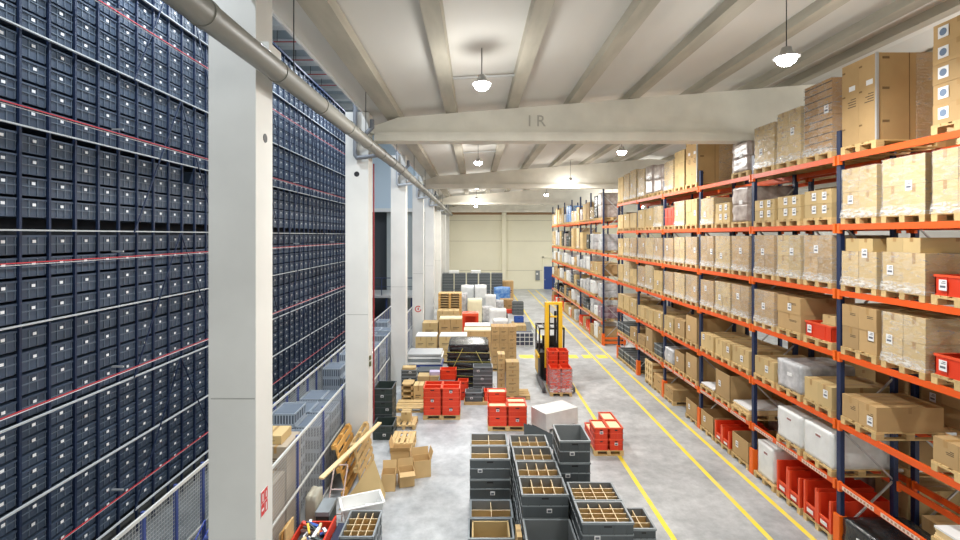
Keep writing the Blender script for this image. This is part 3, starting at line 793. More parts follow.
# (bay, level): loads near, middle, far.  None = empty place
SP = {
 (0,6): [('CP',1.5), None, ('B',1.50)], (0,5): [('CW',.92), ('CW',.92), ('CW',.88)], (0,4): [('R',.31), ('CT',.86), ('CT',.84)],
 (0,3): [('R',.31), ('CW',.80), ('C',.80)], (0,2): [('F',.37), None, ('F',.42)], (0,1): [('T',.2), None, None], (0,0): [('C',.5), None, ('K',.5)],
 (1,6): [('CD',1.42), ('CW',1.10), ('CW',.98)], (1,5): [('C2',.56), ('C2',.52), ('C2',.50)], (1,4): [('CW',.90), ('CW',.90), ('CW',.90)],
 (1,3): [('R',.31), ('C',.74), ('CW',.76)], (1,2): [('CL',.44), ('S',.60), ('CL',.44)], (1,1): [('W',.68), ('W',.66), None], (1,0): [('P',.68), ('P',.68), ('WT',.80)],
 (2,6): [('M',.75), None, None], (2,5): [('M',.9), ('C2',.55), ('CW',.75)], (2,4): [('CW',.88), ('CW',.88), ('CW',.88)],
 (2,3): [('CW',.78), ('CW',.78), ('CW',.74)], (2,2): [('CL',.46), ('CL',.44), ('CL',.44)], (2,1): [('T',.16), ('O',.72), ('T',.10)], (2,0): [('O',.55), ('P',.5), ('O',.5)],
 (3,6): [('B',1.38), ('CL',1.2), ('CW',1.0)], (3,5): [('CL',.8), ('CW',.8), ('RR',.62)], (3,4): [('CW',.85), ('CW',.84), ('CW',.8)],
 (3,3): [('CW',.82), ('CW',.8), ('CW',.78)], (3,2): [('O',.8), ('C',.55), ('CL',.5)], (3,1): [('O',.72), ('O',.6), ('S',.5)], (3,0): [('O',.5), None, ('C',.4)],
 (4,6): [('M',1.0), ('M',1.1), ('CW',1.1)], (4,5): [('CW',.75), ('CL',.72), ('CL',.7)], (4,4): [('CW',.8)]*3, (4,3): [('CL',.75), ('CW',.9), ('CW',.8)],
 (4,2): [('CL',.5), ('CL',.45), ('CL',.45)], (4,1): [('G',.4), ('O',.85), ('C',.4)], (4,0): [('C',.5), ('L',.8), None],
 (5,6): [('CW',1.2), ('CW',1.15), ('CL',1.1)], (5,5): [('CL',.62)]*3, (5,4): [('CW',.8), ('CW',.78), ('CL',.75)], (5,3): [('CL',.6), ('CW',.9), ('CL',.7)],
 (5,2): [('CL',.6), ('CL',.62), ('CL',.6)], (5,1): [('C',.5), ('G',.6), ('G',.4)], (5,0): [('G',.6), ('G',.6), ('G',.4)],
}
PT = .144
for (bay, lev), L3 in SP.items():
    z = 0 if lev == 0 else LV[lev-1] + .061
    for s_, g in enumerate(L3):
        if not g: continue
        y = slots(YU[bay])[s_]; wh = where('near', bay, lev, s_)
        pallet((GX, y, z), 'pallet, ' + wh, near=bay < 3)
        k, h = g
        if k == 'RR':
            for i in range(2):
                me = cached('rr', lambda: tote_mb(1.14, .78, .31, red_p, red_p, red_r, ribs=(0, 2)).mesh('red_bin'))
                tag(link('red_bin', me, None, (GX, y, z+PT+.31*i)), 'red bin, %s, %s' % ('upper' if i else 'lower', wh), 'bin', 'red bins in the racks')
            continue
        goods(k, GX, y, z+PT+.001, h, wh, bay < 3, width=.6 if k == 'WT' else .78, depth=1.16 if k not in ('WT',) else 1.1, m=card if (k == 'CW' and (lev in (3, 4) and bay > 0 and s_ != 1)) else None)
# far run, random mix from the photograph's kinds
rnd = random.Random(21)
mixes = {5: ['CW', 'M', 'S', 'CL', 'U', 'C', 'K'], 4: ['G', 'S', 'M', 'CW', 'S', 'CL', 'K'], 3: ['CL', 'S', 'W', 'C', 'S'], 2: ['S', 'C', 'G', 'W', 'S', 'CL'], 1: ['S', 'W', 'CL', 'K', 'C', 'G'], 0: ['C', 'W', 'CL', 'P', 'C', 'S']}
first = {5: ('M', 1.35), 4: ('S', .9), 3: ('C', .5), 2: ('S', .75), 1: ('V', .62), 0: ('C', .7)}
for bay in range(6):
    for lev in range(6):
        z = 0 if lev == 0 else LV2[lev-1] + .061
        for s_ in range(3):
            if rnd.random() < .07: continue
            k = rnd.choice(mixes[lev]); h = rnd.uniform(.5, .85) if lev < 5 else rnd.uniform(.6, 1.35)
            if lev == 1: h = rnd.uniform(.4, .8)
            if lev == 4: h = rnd.uniform(.8, 1.35)
            if bay == 0 and s_ == 0: k, h = first[lev]
            y = slots(YV[bay])[s_]; wh = where('far', bay, lev, s_)
            pallet((GX, y, z), 'pallet, ' + wh, near=False)
            if k == 'P': h = .6
            goods(k, GX, y, z+PT+.001, h, wh, False)
# loads of the rack behind, seen through the gaps of the first one
rnd = random.Random(4)
for bay in range(5):
    for lev in range(7):
        z = 0 if lev == 0 else LV[lev-1] + .061
        for s_ in range(3):
            if (bay == 0 and lev in (1, 6)) or rnd.random() < .25: continue
            y = slots(YU[bay])[s_]; wh = '%s slot, %s, %s bay, back rack' % (SLOT[s_], LEVEL[lev], ORD[bay])
            pallet((XR+1.42+.62, y, z), 'pallet, ' + wh, near=False)
            goods(rnd.choice(['C', 'C', 'CL', 'M', 'C']), XR+1.42+.62, y, z+PT+.001, rnd.uniform(.5, .9), wh, False)

# ================================================================== FLOOR GOODS
BH = .395   # stacking pitch of the 800x600 grey totes
def tote_stack(x, y, n, desc, w_=.8, d_=.6, h_=BH, kind='grey', ins=None, lab=True, base=0, rz=0, name='grey_tote', empty_top=False, noun='grey tote'):
    """n totes on each other, x/y centre; the top one open, maybe with divider board"""
    last = None
    for i in range(n):
        pos = 'top' if i == n-1 else ('bottom' if i == 0 else '%s from bottom' % ORD[i])
        o = bin_thing(kind, w_, d_, h_, (x, y, base+h_*i), '%s %s, %s of %s' % (('open ' if i == n-1 else '') + noun, 'with divider board' if (i == n-1 and ins) else 'in a stack', pos, desc) if n > 1 else 'open %s%s, %s' % (noun, ' with divider board' if ins else '', desc),
                      'tote' if kind in ('grey', 'green') else 'bin', 'stacked %ss on the floor' % noun, name, rz, (random.uniform(-.25, .25)*w_, .08+.06*random.random()) if lab else None)
        last = o
    if ins:
        me = cached(('ins', w_, d_, h_, ins), lambda: divider_mb(w_, d_, h_, *ins, floor_z=h_*.30).mesh('divider_board'))
        link('divider_board', me, last, (0, 0, 0))
    return last
random.seed(3)
# big foreground block
tote_stack(.30, 9.72-.6+.6, 4, 'left column, second row from the front', ins=(2, 2))
tote_stack(.30, 9.72+.62, 4, 'left column, rearmost row', ins=(2, 2))
tote_stack(.31, 9.12-.01, 2, 'left column, low stack before the tall ones', ins=(2, 2))
tote_stack(.28, 8.50, 2, 'left column, front edge of the photo')
for i, (x, y) in enumerate(((1.15, 10.27), (1.165, 9.66), (1.18, 9.04), (1.19, 8.42))):
    tote_stack(x, y, 4, 'middle column, %s row from the back' % ORD[i], ins=(4, 2))
tote_stack(1.20, 7.80, 3, 'middle column, empty one at the front')
tote_stack(2.03, 7.63, 4, 'right column, front stack', ins=(4, 4))
tote_stack(2.03, 8.25, 4, 'right column, behind the front stack', ins=(4, 4))
tote_stack(2.66, 7.87, 4, 'narrow stack at the right end', w_=.4, d_=.6, h_=.335, ins=(2, 3))
tote_stack(1.90, 9.52, 5, 'tall deep stack beside the red bins', w_=.6, d_=.8, h_=.412)
tag(carton_mb(.085, .35, 1.02, card_lit).build('carton', None, (.735, 8.05, 0)), 'folded orange-brown carton standing between the two front tote columns', 'carton')
ci = MB().box(-.33, -.30, -.24, .24, 0, .36, card_l).box(.30, .33, -.24, .24, 0, .36, card_l).box(-.33, .33, .2, .23, 0, .36, card_l).box(-.3, .3, -.24, .2, 0, .02, card_l)
tag(ci.build('carton_liner', None, (.28, 8.50, BH+.025)), 'open cardboard liner inside the front left grey tote', 'liner')

# pale grid tote at the left, white tub, and their neighbours
tote_stack(-2.03, 8.65, 2, 'by the white tub near the fence', w_=.6, d_=.8, ins=(4, 4))
tag(carton_mb(.5, .4, .33, card_d).build('carton', None, (-2.3, 9.72, 0)), 'brown carton holding up the white plastic tub', 'carton')
def tub():
    t = .012; b = MB(); X, Y, h = .40, .24, .28
    for (s0, s1) in ((1, 1),):
        vs = []
        for (k, zz) in ((.86, 0), (1, h)):
            vs += [(-X*k, -Y*k, zz), (X*k, -Y*k, zz), (X*k, Y*k, zz), (-X*k, Y*k, zz)]
        b.add(vs, [(3,2,1,0)] + [(i, (i+1) % 4, 4+(i+1) % 4, 4+i) for i in range(4)], white_p)
        vi = [(v[0]*.95, v[1]*.93, v[2]+(.015 if v[2] == 0 else 0)) for v in vs]
        b.add(vi, [(0,1,2,3)] + [(4+i, 4+(i+1) % 4, (i+1) % 4, i) for i in range(4)], white_p)
    for (x0, x1, y0, y1) in ((-X-.03, X+.03, -Y-.03, -Y*.93), (-X-.03, X+.03, Y*.93, Y+.03), (-X-.03, -X*.95, -Y, Y), (X*.95, X+.03, -Y, Y)):
        b.box(x0, x1, y0, y1, h-.012, h+.008, white_p)
    return b
o = tag(tub().build('plastic_tub', None, (-2.28, 9.72, .333)), 'open white plastic tub beside the divided grey tote', 'tub'); o.rotation_euler.z = R(22)
tag(MB().lump(.22, .16, .12, mat('clear_scrap', (.7, .7, .66), .3, noise=.2, scale=8, bump=.8), 9).build('plastic_scrap', None, (-2.12, 9.78, .35)), 'crumpled clear plastic inside the white tub', 'scrap')

# pallets leaning on the fence, plank, board
def lean_pallet(x, y, h, L, ang, label, m, z=0):
    t = empty('pallet', (x, y, z), label, 'pallet', 'pallets leaning at the fence'); t.rotation_euler = (0, R(ang), 0)
    b = MB(); n = 6
    for q in range(n):
        zz = h*q/n + .02; b.box(.10, .122, -L/2, L/2, zz, zz+h*.105, m)
    for yy in (-L/2+.07, 0, L/2-.07): b.box(.078, .10, yy-.06, yy+.06, 0, h, m)
    b.build('deck', t)
    for yy in (0, h/2-.05, h-.1):
        r = MB().box(0, .02, -L/2, L/2, yy, yy+.1, m)
        for q in (-L/2, -.06, L/2-.12): r.box(.02, .078, q, q+.12, yy, yy+.1, m)
        r.build('runner', t)
lean_pallet(-3.02, 11.6, 1.19, 1.30, -12, 'orange-stained pallet leaning on the mesh fence', wood_o)
lean_pallet(-2.66, 11.66, 1.19, 1.4, -9, 'pale pallet leaning outermost below the long plank', wood)
tag(MB().bar((-2.98, 9.35, 1.235), (-2.40, 12.2, 1.21), .10, .035, wood_p).build('plank'), 'long pale plank lying across the leaning pallets', 'plank')
tag(MB().poly([(-2.95, 10.45, .0), (-2.02, 10.72, .0), (-2.0, 10.82, .15), (-2.28, 10.93, .86)], .02, card_l).build('cardboard_sheet'), 'flat cardboard sheet with a pointed top leaning on the pallets', 'sheet')

def open_carton(x, y, w_, d_, h_, rz, label, flaps=(60, 40, 70, 30), m=None):
    m = m or card; t = empty('open_carton', (x, y, 0), label, 'carton', 'open cartons by the leaning pallets', R(rz)); tt = .008
    b = MB().box(-w_/2, w_/2, -d_/2, d_/2, 0, tt, m)
    b.box(-w_/2, -w_/2+tt, -d_/2, d_/2, 0, h_, m).box(w_/2-tt, w_/2, -d_/2, d_/2, 0, h_, m).box(-w_/2, w_/2, -d_/2, -d_/2+tt, 0, h_, m).box(-w_/2, w_/2, d_/2-tt, d_/2, 0, h_, m)
    b.build('carton_body', t)
    for k, a in enumerate(flaps):
        if a is None: continue
        L_, W_ = (w_, d_/2) if k < 2 else (d_, w_/2); ca, sa = math.cos(R(a)), math.sin(R(a))
        if k == 0: P = [(-w_/2, -d_/2, h_), (w_/2, -d_/2, h_), (w_/2, -d_/2-W_*ca, h_+W_*sa*.6), (-w_/2, -d_/2-W_*ca, h_+W_*sa*.6)]
        if k == 1: P = [(w_/2, d_/2, h_), (-w_/2, d_/2, h_), (-w_/2, d_/2+W_*ca, h_+W_*sa), (w_/2, d_/2+W_*ca, h_+W_*sa)]
        if k == 2: P = [(-w_/2, d_/2, h_), (-w_/2, -d_/2, h_), (-w_/2-W_*ca, -d_/2, h_+W_*sa), (-w_/2-W_*ca, d_/2, h_+W_*sa)]
        if k == 3: P = [(w_/2, -d_/2, h_), (w_/2, d_/2, h_), (w_/2+W_*ca, d_/2, h_+W_*sa), (w_/2+W_*ca, -d_/2, h_+W_*sa)]
        MB().poly(P, .006, m).build('flap', t)
open_carton(-2.02, 11.35, .32, .34, .40, 5, 'small open carton nearest the cardboard sheet', (None, 70, None, None), card_lit)
open_carton(-1.64, 11.55, .36, .34, .36, 14, 'open carton with raised flap at the front of the heap', (-20, 80, None, None), card_lit)
open_carton(-1.33, 12.0, .42, .36, .42, 16, 'open carton at the right end of the heap', (None, 80, None, 75), card_lit)
open_carton(-1.86, 12.25, .48, .42, .56, 0, 'tallest open carton in the heap by the leaning pallets', (70, None, 80, None), card_lit)
tag(MB().poly([(-2.05, 12.8, .62), (-1.45, 12.75, .60), (-1.4, 12.98, .66), (-2.0, 13.0, .64)], .01, white_p).build('paper_sheet'), 'crumpled white sheet between open cartons and pallet pile', 'sheet') if False else None

# small pallets pile and flat pallets
def half(loc, label, sx, sy): return pallet(loc, label, R(90), True, 'pallets on the floor', sx, sy)
half((-2.0, 13.55, 0), 'small pallet at the bottom of the pile behind the open cartons', .68, .78)
half((-2.0, 13.55, .145), 'small pallet on top of the pile behind the open cartons', .68, .78)
half((-2.18, 15.12, 0), 'flat pallet between the pallet pile and dark green totes', .62, .9)
tag(carton_mb(.3, .3, .28, card_l).build('carton', None, (-2.15, 15.2, .145)), 'small square carton on the flat pallet before the red bins', 'carton')
tag(pallet((-2.2, 16.62, 0), 'empty pale pallet lying left of the red bins', 0, True, 'pallets on the floor', .8, 1.1), 'empty pale pallet lying left of the red bins', 'pallet', 'pallets on the floor')
tote_stack(-2.67, 14.35, 1, 'dark one standing right behind the second column', w_=.6, d_=.7, h_=.42, kind='green', name='dark_tote', noun='dark green tote')
tote_stack(-2.85, 15.35, 3, 'dark stack behind the second column', w_=.6, d_=.8, h_=.40, kind='green', name='dark_tote', noun='dark green tote')

# red bin pallets
def red_pallet(x, y, sx, sy, cols, rows, layers, desc, pl_kind=0, bw=.6, bd=.4, h_=.29, fill=None, tone='red', film_=False):
    """pallet with bins: layers[row][col]"""
    L, W = (cols*bw, rows*bd)
    o = pallet((x, y, 0), 'pallet under %s' % desc, R(0), True, 'pallets on the floor', L/1.2, W/.8)
    for r in range(rows):
        for c in range(cols):
            n = layers[r][c]
            for i in range(n):
                xx = x - L/2 + bw*(c+.5); yy = y - W/2 + bd*(r+.5)
                side = ('left', 'right')[c] if cols == 2 else ('left', 'middle', 'right')[c] if cols == 3 else 'only'
                rw = ('front', 'rear')[r] if rows == 2 else ('front', 'middle', 'rear')[r]
                q = bin_thing('red', bw-.01, bd-.01, h_, (xx, yy, PT+h_*i), 'red bin, %s %s stack, %s layer, %s' % (rw, side, ORD[i], desc), 'bin', 'red bins on floor pallets', 'red_bin', 0, (0, .14) if (i + c) % 2 else None)
                if fill and i == n-1 and fill[r][c]:
                    MB().box(-bw/2+.05, bw/2-.05, -bd/2+.05, bd/2-.05, .1, h_-.03, cream_p).build('packed_parts', q)
    return o
red_pallet(-1.07, 15.95, 0, 0, 2, 2, [[3, 3], [3, 3]], 'pallet left of the carton tower')
red_pallet(1.0, 15.05, 0, 0, 2, 2, [[2, 2], [3, 2]], 'pallet behind grey tote block', h_=.305, fill=[[1, 1], [1, 1]])
red_pallet(3.62, 13.6, 0, 0, 2, 2, [[2, 2], [1, 2]], 'pallet on the yellow line', bw=.4, bd=.6, h_=.305, fill=[[1, 1], [1, 1]])

# white wrapped box
t = empty('wrapped_crate', (2.5, 15.1, 0), 'large white wrapped crate between the red bin pallets', 'crate', None, R(29))
MB().box(-.62, .62, -.38, .38, .10, .58, white_w).build('wrapped_goods', t)
for q in (-.55, 0, .55): MB().box(q-.06, q+.06, -.38, .38, 0, .10, white_p).build('foot', t)
b = MB()
for q in range(3): b.poly([(1.45+.12*q, 14.0-.05*q, 0.0), (2.1+.05*q, 13.5-.05*q, 0), (2.1+.05*q, 13.7-.05*q, .34), (1.45+.12*q, 14.2-.05*q, .42)], .02, tote_g)
tag(b.build('tote_lid'), 'dark grey tote lids leaning in front of the white crate', 'lids')
tag(MB().lump(.5, .4, .2, white_w, 4, .05, .2).build('plastic_bag', None, (1.15, 12.9, 0)), 'crumpled white plastic bag behind the foreground totes', 'bag')
tag(MB().lump(.35, .5, .04, white_w, 14, .08, .4).build('plastic_foil', None, (2.75, 11.05, 0)), 'scrap of clear foil on the floor right of the tall tote stack', 'foil')

# reach truck with its red load
def truck():
    x, y = 3.17, 19.4
    t = empty('reach_truck', (x, y, 0), 'yellow-masted reach truck with red load, in the aisle', 'forklift')
    def P(n, b): return b.build(n, t)
    P('chassis', MB().box(-.52, .52, .35, 1.7, .12, 1.15, black).box(-.52, .52, 1.2, 1.7, .12, 1.35, black).box(-.54, -.50, .35, 1.65, .2, .8, yellow_s))
    P('side_panel', MB().box(-.60, -.52, .25, 1.3, .95, 1.05, yellow_s).box(-.56, -.5, .2, .5, .15, .95, mat('truck_grey', (.10, .10, .11), .5)))
    for sx in (-1, 1):
        P('mast_post', MB().box(sx*.27-.075, sx*.27+.075, -.10, .12, .15, 3.25, yellow_s).box(sx*.17-.025, sx*.17+.025, -.05, .1, .2, 3.2, black))
        P('outrigger', MB().box(sx*.56-.06, sx*.56+.06, -1.25, .5, .05, .22, mat('truck_grey', (.10, .10, .11), .5)))
        P('wheel', MB().cyl((sx*.56-.05, -1.1, .11), (sx*.56+.05, -1.1, .11), .11, black, 16))
        P('guard_post', MB().bar((sx*.50, .5, 1.1), (sx*.50, .42, 2.1), .06, .06, black).bar((sx*.5, 1.6, 1.3), (sx*.5, 1.55, 2.1), .06, .06, black))
    P('mast_crossbar', MB().box(-.345, .345, -.06, .08, 3.17, 3.27, yellow_s)); P('mast_crossbar', MB().box(-.15, .15, -.03, .03, 2.65, 2.72, yellow_s))
    P('lift_cylinder', MB().cyl((.08, .05, .2), (.08, .05, 2.9), .05, black, 10))
    g = MB().box(-.53, .53, .40, .48, 2.08, 2.15, black).box(-.53, .53, 1.5, 1.58, 2.08, 2.15, black)
    for sx in (-.5, -.25, 0, .25, .5): g.bar((sx, .44, 2.12), (sx, 1.55, 2.12), .04, .04, black)
    P('overhead_guard', g)
    P('beacon', MB().cyl((-.2, .5, 2.15), (-.2, .5, 2.25), .05, mat('amber', (.7, .3, .02), .3), 10))
    P('driver_seat', MB().box(-.30, .2, 1.0, 1.15, 1.15, 1.7, black).box(-.3, .2, .75, 1.1, 1.15, 1.25, black))
    for sx in (-.2, .2): P('fork', MB().box(sx-.05, sx+.05, -1.45, -.10, .06, .11, black))
    P('fork_carriage', MB().box(-.4, .4, -.15, -.10, .15, .65, black))
    return t
truck()
lx, ly = 3.2, 18.35
pallet((lx, ly+.05, .0), 'pallet under the film-wrapped red bins on the truck', R(90), True, 'pallets on the floor', 1.0, 1.0)
for r in range(2):
    n = 3 if r == 0 else 4
    for c in range(2):
        for i in range(n):
            bin_thing('red', .39, .58, .30 if r == 0 else .345, (lx-.2+.4*c, ly-.25+.6*r, PT+(.30 if r == 0 else .345)*i), 'red bin on the truck pallet, %s %s stack, %s layer' % (('front', 'rear')[r], ('left', 'right')[c], ORD[i]), 'bin', 'red bins on the truck pallet', 'red_bin')
for c in range(1):
    q = wrap_mb(.83, .63, .84, 0, 1, pinkf).build('stretch_film', None, (lx, ly-.25, PT+.02))
    tag(q, 'clear stretch film around the front red bins on the truck', 'film')

# carton towers in the centre
def tower(x, y, w_, d_, n, th, desc, m=None, cols=1, group='carton towers', z=0):
    for i in range(n):
        for c in range(cols):
            cw = w_/cols
            me = cached(('tw', round(cw, 2), d_, th, (m or card).name), lambda: carton_mb2(cw-.01, d_, th-.003, m or card).mesh('carton'))
            tag(link('carton', me, None, (x-w_/2+cw*(c+.5), y, z+th*i)), 'carton, %s layer%s, %s' % (ORD[i], '' if cols == 1 else ', %s column' % (('left', 'right') if cols == 2 else ('left', 'middle', 'right'))[c], desc), 'carton', group)
def carton_mb2(w_, d_, h_, m):
    b = MB().box(-w_/2, w_/2, -d_/2, d_/2, 0, h_, m)
    b.box(-.025, .025, -d_/2-.001, d_/2+.001, h_, h_+.001, tape).box(-.025, .025, -d_/2-.0015, -d_/2, h_*.7, h_, tape)
    b.box(-w_*.3, w_*.25, -d_/2-.0015, -d_/2, h_*.42, h_*.47, ink).box(-w_*.3, w_*.1, -d_/2-.0015, -d_/2, h_*.32, h_*.36, ink)
    b.box(-w_/2, w_/2, -d_/2-.001, -d_/2, 0, .006, seam)
    return b
pallet((1.35, 17.85, 0), 'pallet under the slim carton towers', 0, True, 'pallets on the floor', 1.1, 1)
tower(.98, 17.95, .28, .5, 4, .36, 'slim left tower beside the truck', card_l, z=PT)
tower(1.38, 17.75, .48, .5, 4, .30, 'slim right tower beside the truck', card_l, z=PT)
pallet((1.25, 21.5, 0), 'pallet under the broad carton tower', 0, True, 'pallets on the floor', 1, 1)
tower(1.28, 21.5, 1.1, .78, 5, .36, 'broad tower behind the slim ones', card, cols=3, z=PT)

# black wrapped bundle: long timber packs in black foil with yellow straps
t = empty('wrapped_bundle', (-.25, 18.9, 0), 'wide pack of goods in black foil with yellow straps, mid floor', 'bundle')
for i in range(6):
    b = MB().lump(1.66-.06*(i % 3), 1.5, .305, black_film, 30+i, .05, .16, 10); b.build('foil_layer', t, (.03*(i % 2), 0, .10+.285*i))
for i in range(5):
    z = .36 + .285*i; MB().bar((-.87, -.77, z+.06*math.sin(i*2)), (.87, -.77, z+.05*math.sin(i*3+1)), .01, .018, mat('strap_yellow', (.55, .50, .14), .5)).build('strap', t)
for q in (-.7, 0, .7): MB().box(q-.06, q+.06, -.6, .6, 0, .10, wood).build('bearer', t)
for q, sg in ((-.9, 1), (.3, -1)): MB().bar((q, -.78, .3 if sg > 0 else 1.6), (q+.7, -.78, 1.7 if sg > 0 else .25), .012, .02, MAT['strap_yellow']).build('strap', t)

# grey and red totes in front of the black bundle
g = 'small bins before the black bundle'
tote_stack(-.03, 17.15, 1, 'on a board before the black bundle', w_=.62, d_=.42, h_=.33, base=.10)
tag(MB().box(-.38, .95, 16.9, 17.45, 0, .10, wood).build('wooden_board'), 'low wooden board under the grey tote before the black bundle', 'board')
tag(tote_mb(.55, .4, .34, red_p, red_p, red_r).build('red_bin', None, (.6, 17.2, .10)), 'dark red bin right of the grey tote on the low board', 'bin')
tote_stack(.30, 17.78, 4, 'tall stack leaning on the black bundle', w_=.72, d_=.5, h_=.29)
tote_stack(.55, 17.72, 0, '')
for (x, y, z, nm) in ((-.95, 17.2, .0, 'lower'), ):
    pass
tag(tote_mb(.60, .5, .7, tote_g, tote_in, tote_rim, closed=True).build('grey_tote', None, (-1.02, 17.72, 0)), 'tall grey container carrying a red bin, left of the stack', 'tote')
tag(tote_mb(.60, .4, .36, red_p, red_p, red_r).build('red_bin', None, (-.97, 17.72, .70)), 'red bin on the tall grey container before the black bundle', 'bin')
tag(tote_mb(.38, .4, .34, red_p, red_p, red_r).build('red_bin', None, (-.42, 17.6, .34)), 'upper of two narrow red bins left of the grey stack', 'bin')
tag(tote_mb(.38, .4, .34, red_p, red_p, red_r).build('red_bin', None, (-.42, 17.6, 0)), 'lower of two narrow red bins left of the grey stack', 'bin')

# left edge: grey totes by the third column, crates of wood, cartons
tote_stack(-2.45, 18.05, 4, 'the third column foot stack', w_=.56, d_=.4, h_=.24, base=.0)
tag(MB().lump(.5, .35, .08, card_l, 3).build('packed_goods', None, (-2.45, 18.05, .965)), 'cream packed goods on the tote stack by the third column', 'goods')
wc = empty('wooden_crate', (-2.40, 17.4, 0), 'open-sided wooden crate beside the tote stack by the third column', 'crate')
b = MB()
for z in (0, .20, .40, .60): b.box(-.2, .2, -.3, .3, z, z+.06, wood)
for sx in (-.17, .17): b.box(sx-.03, sx+.03, -.3, -.24, 0, .66, wood); b.box(sx-.03, sx+.03, .24, .3, 0, .66, wood)
b.build('crate_frame', wc)
tag(carton_mb2(.34, .5, .62, card_l).build('carton', None, (-2.0, 17.35, 0)), 'pale carton between the wooden crate and the red bins', 'carton')
tag(carton_mb2(.9, .5, .7, card_l).build('carton', None, (-1.68, 18.2, 0)), 'broad pale carton behind the wooden crate', 'carton')
tag(MB().lump(.4, .3, .14, mat('lilac_wrap', (.55, .48, .66), .4), 5).build('plastic_bag', None, (-1.5, 18.2, .70)), 'pale lilac bag on the broad carton', 'bag')
# trays
t = empty('tray_stack', (-2.05, 20.3, 0), 'broad pile of flattened silvery trays with blue edges', 'trays')
for i in range(10):
    MB().box(-.72+.03*(i % 3), .72-.04*((i+1) % 3), -.55, .55, .11*i, .11*i+.085, [galv, tote_rim, white_p, fence_blue][(i*7) % 4 if i < 8 else (i % 3)]).build('tray', t)
t = empty('tray_stack', (-1.72, 19.0, 0), 'dark grey tray pile before the silvery trays', 'trays')
for i in range(6): MB().box(-.48, .48, -.35, .35, .12*i, .12*i+.09, tote_g if i % 2 else tote_rim).build('tray', t)

# cartons on pallets towards the back, left half: (px_left, px_right, top_py, depth Y, label, material, top material)
def block(x0, x1, Y, top, dep, label, m, cat='cartons', topm=None, name='carton_stack', tiers=2, pal=True):
    t = empty(name, ((x0+x1)/2, Y+dep/2, 0), label, cat); W = x1-x0; z0 = 0
    if pal:
        MB().box(-W/2, W/2, -dep/2, dep/2, .10, .14, wood).box(-W/2, -W/2+.1, -dep/2, dep/2, 0, .10, wood).box(W/2-.1, W/2, -dep/2, dep/2, 0, .10, wood).box(-.05, .05, -dep/2, dep/2, 0, .10, wood).build('pallet_base', t); z0 = .14
    hh = (top - z0)/tiers
    for i in range(tiers):
        k = 2 if W > .9 else 1
        for j in range(k): link('carton', carton_mb2(W/k-.015, dep-.02, hh-.004, m).mesh('carton'), t, (-W/2+W/k*(j+.5), 0, z0+hh*i))
    if topm: MB().box(-W/2+.02, W/2-.02, -dep/2+.02, dep/2-.02, top, top+.05, topm).build('cover_sheet', t)
    return t
block(-2.75, -1.75, 22.3, 1.25, .9, 'carton stack with a white cover near the fourth column', card_l, topm=white_p)
block(-1.65, -.35, 22.3, 1.25, .9, 'carton stack with white covers left of the black bundle', card_l, topm=white_p)
block(-2.70, -1.9, 24.75, 1.45, .9, 'pale stack of cartons beside the white columns', card_l)
block(-1.85, -.65, 24.9, 1.6, .9, 'wrapped cartons with a wide pale top, left of centre', card, topm=cream_p)
block(-.55, .85, 23.6, 1.25, .9, 'low cartons with a cream sheet behind the black bundle', card, topm=cream_p)
block(-.55, .85, 26.2, 1.0, .9, 'cartons with a white sheet beyond the cream-topped ones', card_l, topm=white_p)
block(-2.75, -1.95, 20.95-.0+.0, .95, .9, 'brown cartons wrapped low beside the silvery trays', card_d) if False else None
block(-2.3, -.95, 29.3, 1.35, .9, 'heap of loosely stacked cartons by the far columns', card_l)
pw = empty('pallet_pile', (-1.6, 31.5, 0), 'pile of brown wooden pallets beyond the carton heap', 'pallets')
for i in range(14): MB().box(-.75, .75, -.5, .5, .16*i+.10, .16*i+.14, wood).box(-.75, -.6, -.5, .5, .16*i, .16*i+.10, wood_o).box(.6, .75, -.5, .5, .16*i, .16*i+.10, wood_o).box(-.07, .07, -.5, .5, .16*i, .16*i+.10, wood_o).build('stacked_pallet', pw)
tag(MB().box(-.72, .22, 28.0, 28.9, 1.25, 1.40, red_r).box(-.72, -.55, 28.0, 28.1, .0, 1.25, red_p).box(.05, .22, 28.0, 28.1, 0, 1.25, red_p).box(-.72, .22, 28.75, 28.9, 0, 1.25, red_p).build('red_table'), 'red frame with a flat top among the cartons', 'frame')
block(-.62, .15, 28.15, 1.1, .5, 'small cartons under the red frame', card_l, pal=False, tiers=1) if False else None
block(.0, .7, 27.3, .75, .6, 'orange-brown cartons right of the red frame', card_d, pal=False, tiers=1)

# sacks, silver bundles and big grey container wall at the back
for i, (x, y, w_, h_, m, lb) in enumerate(((-1.05, 33.5, .9, 1.9, grey_w, 'silver-wrapped bundle beside the pallet pile'), (.0, 33.0, 1.0, 1.6, mat('cream_sack', (.72, .66, .45), .7, noise=.1, bump=.5), 'large cream sack in the middle of the goods'),
        (-.55, 37.5, 1.0, 2.1, white_w, 'white bulging sack before the grey containers, left'), (.45, 36.5, .9, 2.2, white_w, 'white bulging sack before the grey containers, centre'), (1.15, 35.5, .8, 1.6, white_w, 'low white sack right of the centre'),
        (1.5, 31.5, 1.1, 1.15, white_w, 'white-covered block beside the blue crate'), (1.55, 29.2, .9, .9, white_w, 'low white-covered block behind the carton tower'), (2.35, 41.5, 1.4, 1.5, blue_w, 'bright blue tarpaulin over a load near the far wall'))):
    tag(MB().lump(w_, .9, h_, m, 50+i, .03, .16 if i != 5 else .04).build('wrapped_bundle', None, (x, y, 0)), lb, 'bundle')
